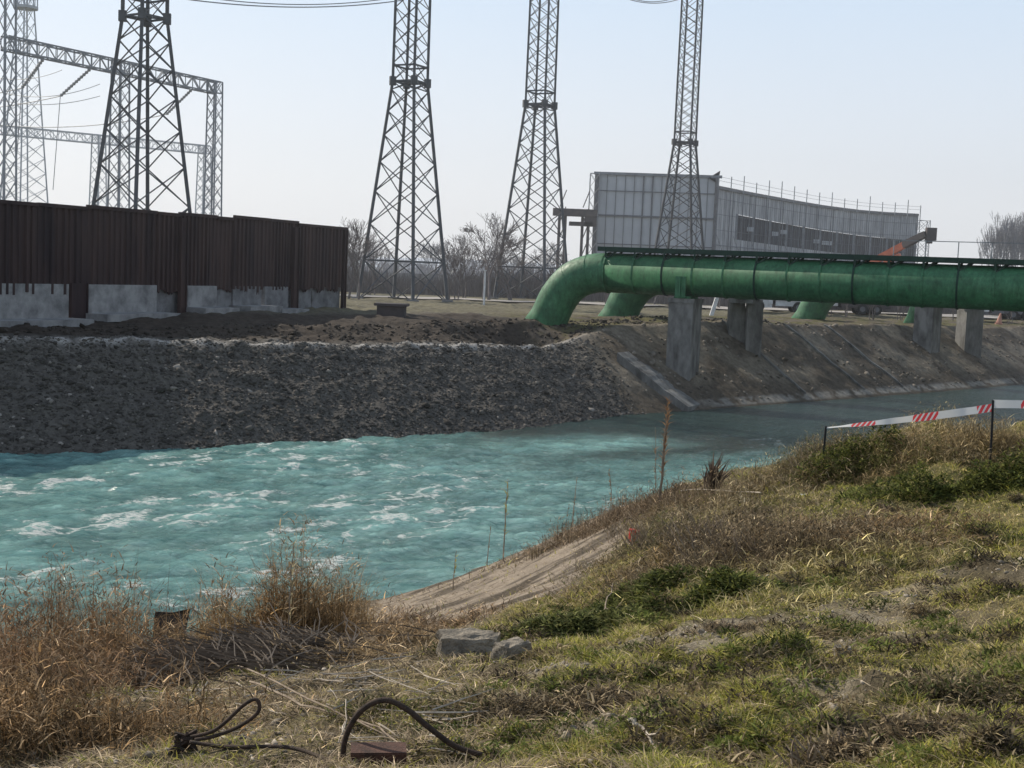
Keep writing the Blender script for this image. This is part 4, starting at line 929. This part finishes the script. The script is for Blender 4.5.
bush(905,465,1.8,1.0,.4,3000,[(.12,.13,.04),(.18,.17,.07)],'light green grassy mound between the two dark green bushes','green_bush',seed=13,twig=False,wd=.009)
bush(565,720,.75,.4,.16,2200,brn,'low grey-brown dead weed cushion at the bottom middle','dead_weed',seed=14,cat='weed')
bush(855,758,.9,.3,.18,2600,brn,'dark dead weed cushion at the bottom edge, right of middle','dead_weed',seed=15,cat='weed')
bush(940,705,.7,.3,.13,1400,mixd,'small dead weed cushion at the lower right','dead_weed',seed=16,cat='weed')
bush(730,632,.35,.2,.14,700,brn,'tiny dark weed on the bare sandy patch','dead_weed',seed=17,cat='weed')
bush(425,712,.8,.4,.12,1600,mixd,'low green-brown weed above the rusty channel','dead_weed',seed=18,twig=False,cat='weed')
# scattered weeds
wP,wH,wC,wW,wL = [],[],[],[],[]
for i in range(240):
    px = random.uniform(430,1040); py = random.uniform(490,765)
    c = onbank(px,py); 
    if slabm(*st(np.array([c.x]),np.array([c.y])))[0] > .3: continue
    r_ = random.uniform(.05,.20); nn = int(60+500*r_); a = rng.normal(0,.45,(nn,2)); x = c.x+a[:,0]*r_*1.6; y = c.y+a[:,1]*r_
    pal = random.choice(([(.05,.06,.02),(.11,.13,.035)],[(.10,.075,.05),(.05,.04,.03)],[(.30,.24,.13),(.16,.12,.07)],[(.12,.15,.035),(.20,.22,.06)],[(.06,.05,.035),(.2,.16,.1)]))
    hh = rng.random(nn)*r_*.5*np.exp(-(a**2).sum(1)); wP.append(np.stack([x,y,znear(x,y)+hh],1)); wH.append(rng.uniform(.015,.05,nn)*(1+.03*y)); wC.append(np.array(pal)[rng.integers(0,2,nn)]*rng.uniform(.6,1.4,(nn,1))); wW.append(rng.uniform(.007,.016,nn)*(1+.02*y)); wL.append(rng.uniform(.4,2.4,nn))
blades(*[np.concatenate(q) for q in (wP,wH,wW,wL,wC)], 'weeds', 'small dark and dry weeds scattered through the grass of the near bank', 'weeds')
# tall dry stalks
def stalk(px, py, h, label, n_leaf, col, lean=.05, thick=.012, head=None):
    c = onbank(px, py); t = thing('dry_stalk', label, 'plant', tuple(c), 'tall dry stalks along the waterside crest'); m = MB(); pts = []; random.seed(int(px))
    for i in range(9): k = i/8; pts.append(c+Vector((lean*h*k**1.5+random.gauss(0,.006),random.gauss(0,.006),h*k-.03)))
    m.tube(pts, [thick*(1-.6*i/8) for i in range(9)], 5); m.obj('stem', M['twig'], t)
    P_=[];H_=[]
    for i in range(n_leaf):
        k = random.uniform(.25,1); q = pts[0].lerp(pts[-1],k); P_.append(tuple(q)); H_.append(random.uniform(.05,.2)*h*.5)
    P_ = np.array(P_); o = blades(P_, np.array(H_), np.full(n_leaf,.022), rng.uniform(.3,1.4,n_leaf), np.array(col)*rng.uniform(.6,1.3,(n_leaf,1)), 'dry_leaves', None, None)
    o.parent = t; o.matrix_parent_inverse = Matrix.Translation(t.location).inverted(); return t
stalk(660,503,1.95,'tallest dry brown stalk with seed heads, standing against the canal',160,(.36,.21,.11),.03,.028)
stalk(503,562,1.75,'yellow-topped stalk rising in front of the turquoise water',26,(.45,.38,.08),.02,.016)
stalk(487,566,.9,'short thin dry stalk left of the yellow-topped one',8,(.25,.18,.1))
stalk(572,530,1.1,'thin dry stalk right of the yellow-topped one',14,(.28,.2,.12))
stalk(453,590,.75,'small yellow-leaved stalk on the edge of the concrete lining',12,(.45,.4,.07))
stalk(612,520,1.0,'dry stalk with pale leaves on the crest above the red item',18,(.33,.25,.15),-.1)
stalk(655,503,1.5,'second tall thin stalk close beside the tallest one',16,(.3,.2,.12),-.05,.01)
stalk(288,650,1.25,'pale plume stalk above the orange-brown reeds',30,(.5,.42,.26),.02)
stalk(100,690,1.5,'thin bent stalk above the lower left reeds',4,(.25,.17,.1),-.35,.007)
stalk(20,690,1.5,'thin stalk above the reeds at the left edge',4,(.25,.17,.1),-.3,.007)
stalk(345,640,.9,'thin brown stalk at the right end of the orange-brown reeds',8,(.28,.19,.1))
stalk(565,532,.6,'short pale stalk on the crest left of the red item',8,(.35,.28,.18),.1,.008)
# spiky dead plant
c = onbank(712,497); t_ = thing('spiky_plant', 'dead spiky dark brown plant with upright pointed leaves on the crest', 'plant', tuple(c)); n = 70
P_ = np.array([tuple(c+Vector((random.gauss(0,.06),random.gauss(0,.06),random.uniform(0,.25)))) for i in range(n)])
o = blades(P_, rng.uniform(.3,.7,n), np.full(n,.05), rng.uniform(.1,.8,n), np.array((.10,.075,.06))*rng.uniform(.5,1.6,(n,1)), 'leaves', None, None); o.parent = t_; o.matrix_parent_inverse = Matrix.Translation(t_.location).inverted()
m = MB(); m.tube([c-Vector((0,0,.05)),c+Vector((.02,0,.3))],[.035,.02],6); m.obj('stem', M['twig'], t_)
# ------------------------------------------------------------------ tape and posts
b1 = onbank(820,480); b2 = onbank(989,474); tp1 = Pd(826,426,b1.y); tp2 = Pd(993,400,b2.y)
def rod(a, b, label):
    m = MB(); m.tube([a-Vector((0,0,.25)),a.lerp(b,.5)+Vector((.008,0,0)),b],.019,6); return tag(m.obj('barrier_post', M['black']), label, 'post', 'posts holding the barrier tape')
rod(b1,tp1,'thin dark leaning rod holding the left end of the barrier tape'); rod(b2,tp2,'thin dark upright rod holding the middle of the barrier tape')
b3 = Vector((b2.x+3.6,b2.y-1.0,0)); b3.z = zn(b3.x,b3.y); rod(b3,b3+Vector((.05,0,1.0)),'thin dark rod outside the right edge')
M_t, nt, b = nodes('barrier_tape'); uv = nt.nodes.new('ShaderNodeUVMap'); sx = nt.nodes.new('ShaderNodeSeparateXYZ'); nt.links.new(uv.outputs[0], sx.inputs[0])
def mth(op, a, b_=None):
    n = nt.nodes.new('ShaderNodeMath'); n.operation = op
    for i, q in enumerate((a,b_)):
        if q is None: continue
        if isinstance(q,(int,float)): n.inputs[i].default_value = q
        else: nt.links.new(q, n.inputs[i])
    return n.outputs[0]
zone = mth('GREATER_THAN', mth('FRACT', mth('ADD', mth('DIVIDE', sx.outputs[0], .98), .18)), .60)
strp = mth('GREATER_THAN', mth('FRACT', mth('ADD', mth('MULTIPLY', sx.outputs[0], 11.5), mth('MULTIPLY', sx.outputs[1], -.8))), .38)
msk = mth('MULTIPLY', zone, strp); mxx = nt.nodes.new('ShaderNodeMix'); mxx.data_type = 'RGBA'; nt.links.new(msk, mxx.inputs[0])
mxx.inputs[6].default_value = (.72,.72,.72,1); mxx.inputs[7].default_value = (.72,.06,.07,1); nt.links.new(mxx.outputs[2], b.inputs['Base Color']); b.inputs['Roughness'].default_value = .45
tl = nt.nodes.new('ShaderNodeBsdfTranslucent'); nt.links.new(mxx.outputs[2], tl.inputs[0]); ms = nt.nodes.new('ShaderNodeMixShader'); ms.inputs[0].default_value = .35
nt.links.new(b.outputs[0], ms.inputs[1]); nt.links.new(tl.outputs[0], ms.inputs[2]); nt.links.new(ms.outputs[0], nt.nodes['Material Output'].inputs[0])
def tape(a, b_, w0_, w1_, sag, label, tw0=0, tw1=0):
    N = 40; vs = []; uvs = []; L = (b_-a).length
    for i in range(N+1):
        k = i/N; p = a.lerp(b_,k); p.z -= 4*sag*k*(1-k); w = w0_+(w1_-w0_)*min(1,k*1.6); an = tw0*(1-k)**3+tw1*k**4+.30*math.sin(k*9)+.2*math.sin(k*23)
        o = Vector((0,math.sin(an),math.cos(an)))*w/2
        vs += [p-o,p+o]; uvs += [(k*L,0),(k*L,1)]
    me = bpy.data.meshes.new('barrier_tape'); fs = [(2*i,2*i+2,2*i+3,2*i+1) for i in range(N)]; me.from_pydata([tuple(v) for v in vs],[],fs)
    ul = me.uv_layers.new(name='UVMap')
    for pl in me.polygons:
        for li in pl.loop_indices: ul.data[li].uv = uvs[me.loops[li].vertex_index]
    me.polygons.foreach_set('use_smooth',[True]*len(me.polygons)); me.materials.append(M_t)
    o = bpy.data.objects.new('barrier_tape', me); COL.objects.link(o); return tag(o, label, 'tape', 'red and white barrier tape')
tape(tp1-Vector((0,0,.03)), tp2-Vector((0,0,.12)),   .045, .125, .02, 'red and white striped tape stretched between the two dark rods', 1.2, .0)
tape(tp2-Vector((0,0,.06)), b3+Vector((.05,0,.93)), .13, .13, .01, 'short red and white tape end running off the right edge', 0, 0)
# ------------------------------------------------------------------ debris on the near bank
def chunk(px, py, sx_, sy_, sz_, seed, label, name='concrete_chunk', m='rock', cat='rubble', grp='broken concrete chunks', emb=.25, rz=0):
    import bmesh
    c = onbank(px, py); bm = bmesh.new(); bmesh.ops.create_cube(bm, size=1); bmesh.ops.subdivide_edges(bm, edges=bm.edges[:], cuts=6, use_grid_fill=True)
    r_ = random.Random(seed)
    for v in bm.verts:
        p = v.co.copy(); a = np.array([p.x*3+seed]); b = np.array([p.y*3+p.z*2.3])
        f = 1+.60*(float(fbm(a,b,3,seed)[0])-.5); q = p*f
        rdn = max(abs(p.x),abs(p.y),abs(p.z)); q = q.lerp(p.normalized()*.55, .22); q.x += .05*(float(vn(a*3,b*3,seed+4)[0])-.5); q.z += .10*(float(vn(a*2,b*2,seed+7)[0])-.5)
        v.co = Matrix.Rotation(rz,3,'Z') @ Vector((q.x*sx_,q.y*sy_,q.z*sz_))
    me = bpy.data.meshes.new(name); bm.to_mesh(me); bm.free(); me.materials.append(M[m])
    o = bpy.data.objects.new(name, me); COL.objects.link(o); o.location = c+Vector((0,0,sz_*(.5-emb))); return tag(o, label, cat, grp)
chunk(468,655,.52,.30,.24,3,'larger broken concrete chunk, pale topped, in the grass edge',rz=.15)
chunk(511,658,.27,.2,.17,5,'smaller broken grey concrete chunk to the right of the larger one',rz=.7)
chunk(804,683-190+5,.10,.08,.07,6,'small white stone near the low green plants',m='white',name='stone',cat='stone',grp='small pale stones')
chunk(842,655,.10,.08,.08,8,'small white stone on the bare strip right of middle',m='rock',name='stone',cat='stone',grp='small pale stones')
chunk(634,540,.16,.12,.22,21,'small bright red plastic item lying in the dry weeds',m='red',name='plastic_item',cat='litter',grp='')
# pebbles at lower left
n = 16000; x, y = wedge(n, 4.8, 20, -28, 26); k = rng.random(n) < np.maximum(sm(2.,-2.5,x)*.8*sm(13,9,y)+.06, .9*barem(x,y)); x,y = x[k],y[k]; n = len(x)
tag(stones(n, np.stack([x,y,znear(x,y)],1), rng.gamma(2.0,.009,n)+.009, 'pebbles', M['stone'], lambda n: np.array([.33,.285,.23])*rng.uniform(.4,1.5,(n,1))), 'small pebbles and clods scattered over the lower left ground', 'pebbles', kind='stuff')
# tangled brushwood
n = 1500
m = MB(); random.seed(5)
for i in range(2600):
    px = random.gauss(215,70); py = random.gauss(655,24); c = Pz(px,min(760,max(625,py)),3.2); z = zn(c.x,c.y)
    a = random.gauss(2.6,.6); L = random.uniform(.2,1.0); q = Vector((c.x,c.y,z+random.uniform(0,.14))); pts = [q]; dd = Vector((math.cos(a),math.sin(a),random.uniform(-.04,.12)))
    for j in range(3): dd = (dd+Vector((random.gauss(0,.15),random.gauss(0,.15),random.gauss(-.03,.06)))).normalized(); q = q+dd*L/3; q.z = max(q.z, zn(q.x,q.y)+.005); pts.append(q.copy())
    m.tube(pts, [.008,.007,.006,.004], 3, False)
tag(m.obj('brushwood', M['brush']), 'tangled brown brushwood heaped between the two reed beds', 'brushwood', kind='stuff')
m = MB(); random.seed(15)
for i in range(150):
    px = random.uniform(120,440); py = 640+(px-120)*.22+random.gauss(5,24); c = onbank(px,min(765,py)); a = random.gauss(-.55,.5); L = random.uniform(.12,.75); q = c+Vector((0,0,random.uniform(.01,.07))); pts = [q]; dd = Vector((math.cos(a),math.sin(a),random.uniform(-.05,.1)))
    for j in range(4): dd = (dd+Vector((random.gauss(0,.16),random.gauss(0,.16),random.gauss(0,.05)))).normalized(); q = q+dd*L/4; q.z = max(q.z, zn(q.x,q.y)+.006); pts.append(q.copy())
    r_ = random.uniform(.003,.008); m.tube(pts, [r_,r_,r_*.8,r_*.6,r_*.4], 4, False)
tag(m.obj('dry_sticks', M['twig_l']), 'pale broken sticks strewn from the brushwood down towards the rusty cable', 'sticks', kind='stuff')
def branch(pts, r, label, m_='twig_l', subs=0, name='fallen_branch'):
    P3 = []
    for px, py, h in pts: c = onbank(px, py+0); q = onbank(px,py); P3.append(q+Vector((0,0,h+r)))
    # resample
    full = []
    for a, b in zip(P3[:-1],P3[1:]):
        for k in range(5): full.append(a.lerp(b,k/5)+Vector((random.gauss(0,.008),random.gauss(0,.008),random.gauss(0,.006))))
    full.append(P3[-1]); N = len(full); m = MB(); m.tube(full, [r*(1-.6*i/N) for i in range(N)], 6)
    for i in range(subs):
        a = full[random.randrange(2,N-1)]; d = Vector((random.gauss(0,1),random.gauss(0,1),random.uniform(.2,.8))).normalized(); m.tube([a,a+d*.12,a+d*.22+Vector((0,0,.05))],[r*.5,r*.4,r*.2],4)
    return tag(m.obj(name, M[m_]), label, 'branch', 'fallen branches')
branch([(176,640,.15),(205,672,.1),(240,690,.02)],.016,'bleached bent branch lying below the brushwood')
branch([(165,645,.12),(172,690,.05),(170,730,.0)],.011,'thin upright grey branch left of the bleached one')
branch([(190,660,.1),(250,680,.08),(330,718,.05),(395,745,.02)],.010,'long thin grey twig running down to the rusty channel','twig')
branch([(250,690,.06),(300,715,.06),(370,735,.04),(410,758,.02)],.010,'long dark twig running parallel to the cable','twig')
branch([(628,735,.03),(642,742,.05),(656,752,.0)],.014,'short pale stick at the bottom, right of middle','twig_l',1)
branch([(596,640,.0),(604,622,.1),(612,603,.2)],.010,'small broken upright twig in the green tuft','twig',4)
branch([(222,635,.08),(245,655,.04),(252,672,.0)],.010,'short white twig beneath the orange-brown reeds')
branch([(640,484,.15),(600,498,.1),(560,512,.03)],.014,'long pale branch along the crest above the red item')
branch([(760,500,.1),(700,497,.12),(650,499,.05)],.012,'pale thin branch beside the spiky plant')
branch([(440,545+35,.03),(520,560,.03),(600,530,.03)],.014,'old root lying along the concrete lining','twig')
# bent rusty rods (bottom left of middle)
def rodcurve(P, r, label, name, cat, m_='rod'):
    # Catmull-Rom through points given as (px, py, height above ground seen at foot row)
    full = []
    Q = [P[0]]+P+[P[-1]]
    for i in range(1,len(Q)-2):
        for k in range(8):
            t = k/8; a,b,c,d = Q[i-1:i+3]; full.append(.5*((2*b)+(c-a)*t+(2*a-5*b+4*c-d)*t*t+(3*b-a-3*c+d)*t**3))
    full.append(Q[-2]); m = MB(); m.tube(full, r, 7); return tag(m.obj(name, M[m_], None, True), label, cat)
dK = onbank(190,755).y
def pk(px,py,dd=0): return Pd(px,py,dK+dd)
gA = onbank(345,765); dG = onbank(470,757).y-.12
def pg(px,py,dd=0): return Pd(px,py,dG+dd)
rodcurve([pg(345,785),pg(344,745),pg(358,714,-.05),pg(382,700,-.05),pg(405,708,-.05),pg(430,728,-.05),pg(455,746,-.05),pg(482,755,-.05)],.017,'thick rusty cable arching out of the ground beside the rusty channel','arched_cable','cable')
rodcurve([pk(150,775,-.05),pk(180,742),pk(215,730,-.05),pk(245,704,-.05),pk(257,700,-.05),pk(258,712,-.05),pk(240,726,-.05),pk(215,736,-.05),pk(195,740,-.05)],.012,'rusty rod bent back into a narrow loop at the lower left','bent_rod','rod')
rodcurve([pk(190,742,-.1),pk(230,747,-.15),pk(285,747,-.2),pk(320,757,-.35),pk(345,772,-.5)],.012,'long rusty rod running right from the knotted rods','bent_rod','rod')
m = MB(); c = pk(186,742); random.seed(9)
for i in range(14):
    a = random.uniform(0,6.28); b_ = random.uniform(0,6.28); v1 = Vector((math.cos(a),math.sin(a)*.5,math.sin(b_)))*.07; m.tube([c-v1,c+Vector((random.gauss(0,.02),0,random.gauss(0,.02))),c+v1],.011,5)
tag(m.obj('wire_knot', M['rod']), 'dark knot of twisted wire joining the rusty rods', 'wire')
# rusty channel
c = Pd(378,764,dG-.15); c.z = zn(c.x,c.y)+.05; m = MB(); rt = Matrix.Rotation(.12,3,'Z')
m.box(c+Vector((0,0,.05)),(.30,.16,.012),rt); m.box(c+rt@Vector((0,-.08,0)),(.30,.012,.10),rt); m.box(c+rt@Vector((0,.08,0)),(.30,.012,.10),rt)
tag(m.obj('steel_channel', M['rust_red']), 'short rusty steel channel lying at the bottom edge', 'steel channel')
# dark sheet by the water
c = onbank(172,650); m = MB(); q = Pd(172,614,c.y+.6)
m.add([q+Vector((-.28,0,-.08)),q+Vector((.26,.05,.02)),q+Vector((.28,.05,.09)),q+Vector((.0,0,.02)),q+Vector((-.26,0,.03))],[(0,1,2,3,4),(4,3,2,1,0)])
zq = zn(q.x,q.y)-.05; m.add([q+Vector((-.28,0,-.07)),q+Vector((.26,.05,.02)),Vector((q.x+.2,q.y-.2,zq)),Vector((q.x-.25,q.y-.2,zq))],[(0,1,2,3),(3,2,1,0)])
tag(m.obj('metal_plate', M['black']), 'dark torn metal plate propped between the two reed beds', 'metal plate')
# ------------------------------------------------------------------ light
sd_ = Vector((-.74,.60,0)).normalized(); EL = R(38)
sunv = Vector((sd_.x*math.cos(EL), sd_.y*math.cos(EL), math.sin(EL)))
ld = bpy.data.lights.new('sun','SUN'); ld.energy = 5.0; ld.angle = R(.6); ld.color = (1,.91,.77)
lo = bpy.data.objects.new('sun', ld); COL.objects.link(lo); lo.rotation_euler = (-sunv).to_track_quat('-Z','Y').to_euler()
w = bpy.data.worlds.new('World'); sc.world = w; w.use_nodes = True; nt = w.node_tree; bg = nt.nodes['Background']
sk = nt.nodes.new('ShaderNodeTexSky'); sk.sky_type = 'NISHITA'; sk.sun_disc = False; sk.sun_elevation = EL; sk.sun_rotation = math.atan2(sunv.x, sunv.y)
sk.air_density = 1.0; sk.dust_density = 3.0; sk.ozone_density = 1.5
tc = nt.nodes.new('ShaderNodeTexCoord'); sx = nt.nodes.new('ShaderNodeSeparateXYZ'); nt.links.new(tc.outputs['Generated'], sx.inputs[0])
hz = ramp(nt, sx.outputs[2], [(0,(.80,.81,.84)),(.06,(.79,.82,.87)),(.20,(.60,.72,.87)),(.34,(.45,.55,.68)),(.7,(.26,.33,.44))])
sc_ = nt.nodes.new('ShaderNodeMix'); sc_.data_type = 'RGBA'; sc_.blend_type = 'MULTIPLY'; sc_.inputs[0].default_value = 1; sc_.clamp_result = False
nt.links.new(hz.outputs[0], sc_.inputs[6]); sc_.inputs[7].default_value = (12.3,12.2,12.0,1)
mw = nt.nodes.new('ShaderNodeMix'); mw.data_type = 'RGBA'; mw.inputs[0].default_value = .86; mw.clamp_result = False
nt.links.new(sk.outputs[0], mw.inputs[6]); nt.links.new(sc_.outputs[2], mw.inputs[7])
nt.links.new(mw.outputs[2], bg.inputs[0]); bg.inputs[1].default_value = .10
sc.view_settings.view_transform = 'Standard'; sc.view_settings.look = 'None'; sc.view_settings.exposure = 0

hv, nt, b = nodes('haze_air'); nt.nodes.remove(b); vs_ = nt.nodes.new('ShaderNodeVolumePrincipled'); vs_.inputs['Density'].default_value = .0008; vs_.inputs['Color'].default_value = (.90,.94,1,1); vs_.inputs['Anisotropy'].default_value = .35
nt.links.new(vs_.outputs[0], nt.nodes['Material Output'].inputs['Volume'])
m = MB(); m.box((0,350,30),(1400,600,72)); tag(m.obj('haze', hv), kind='structure')
sc.cycles.volume_bounces = 0
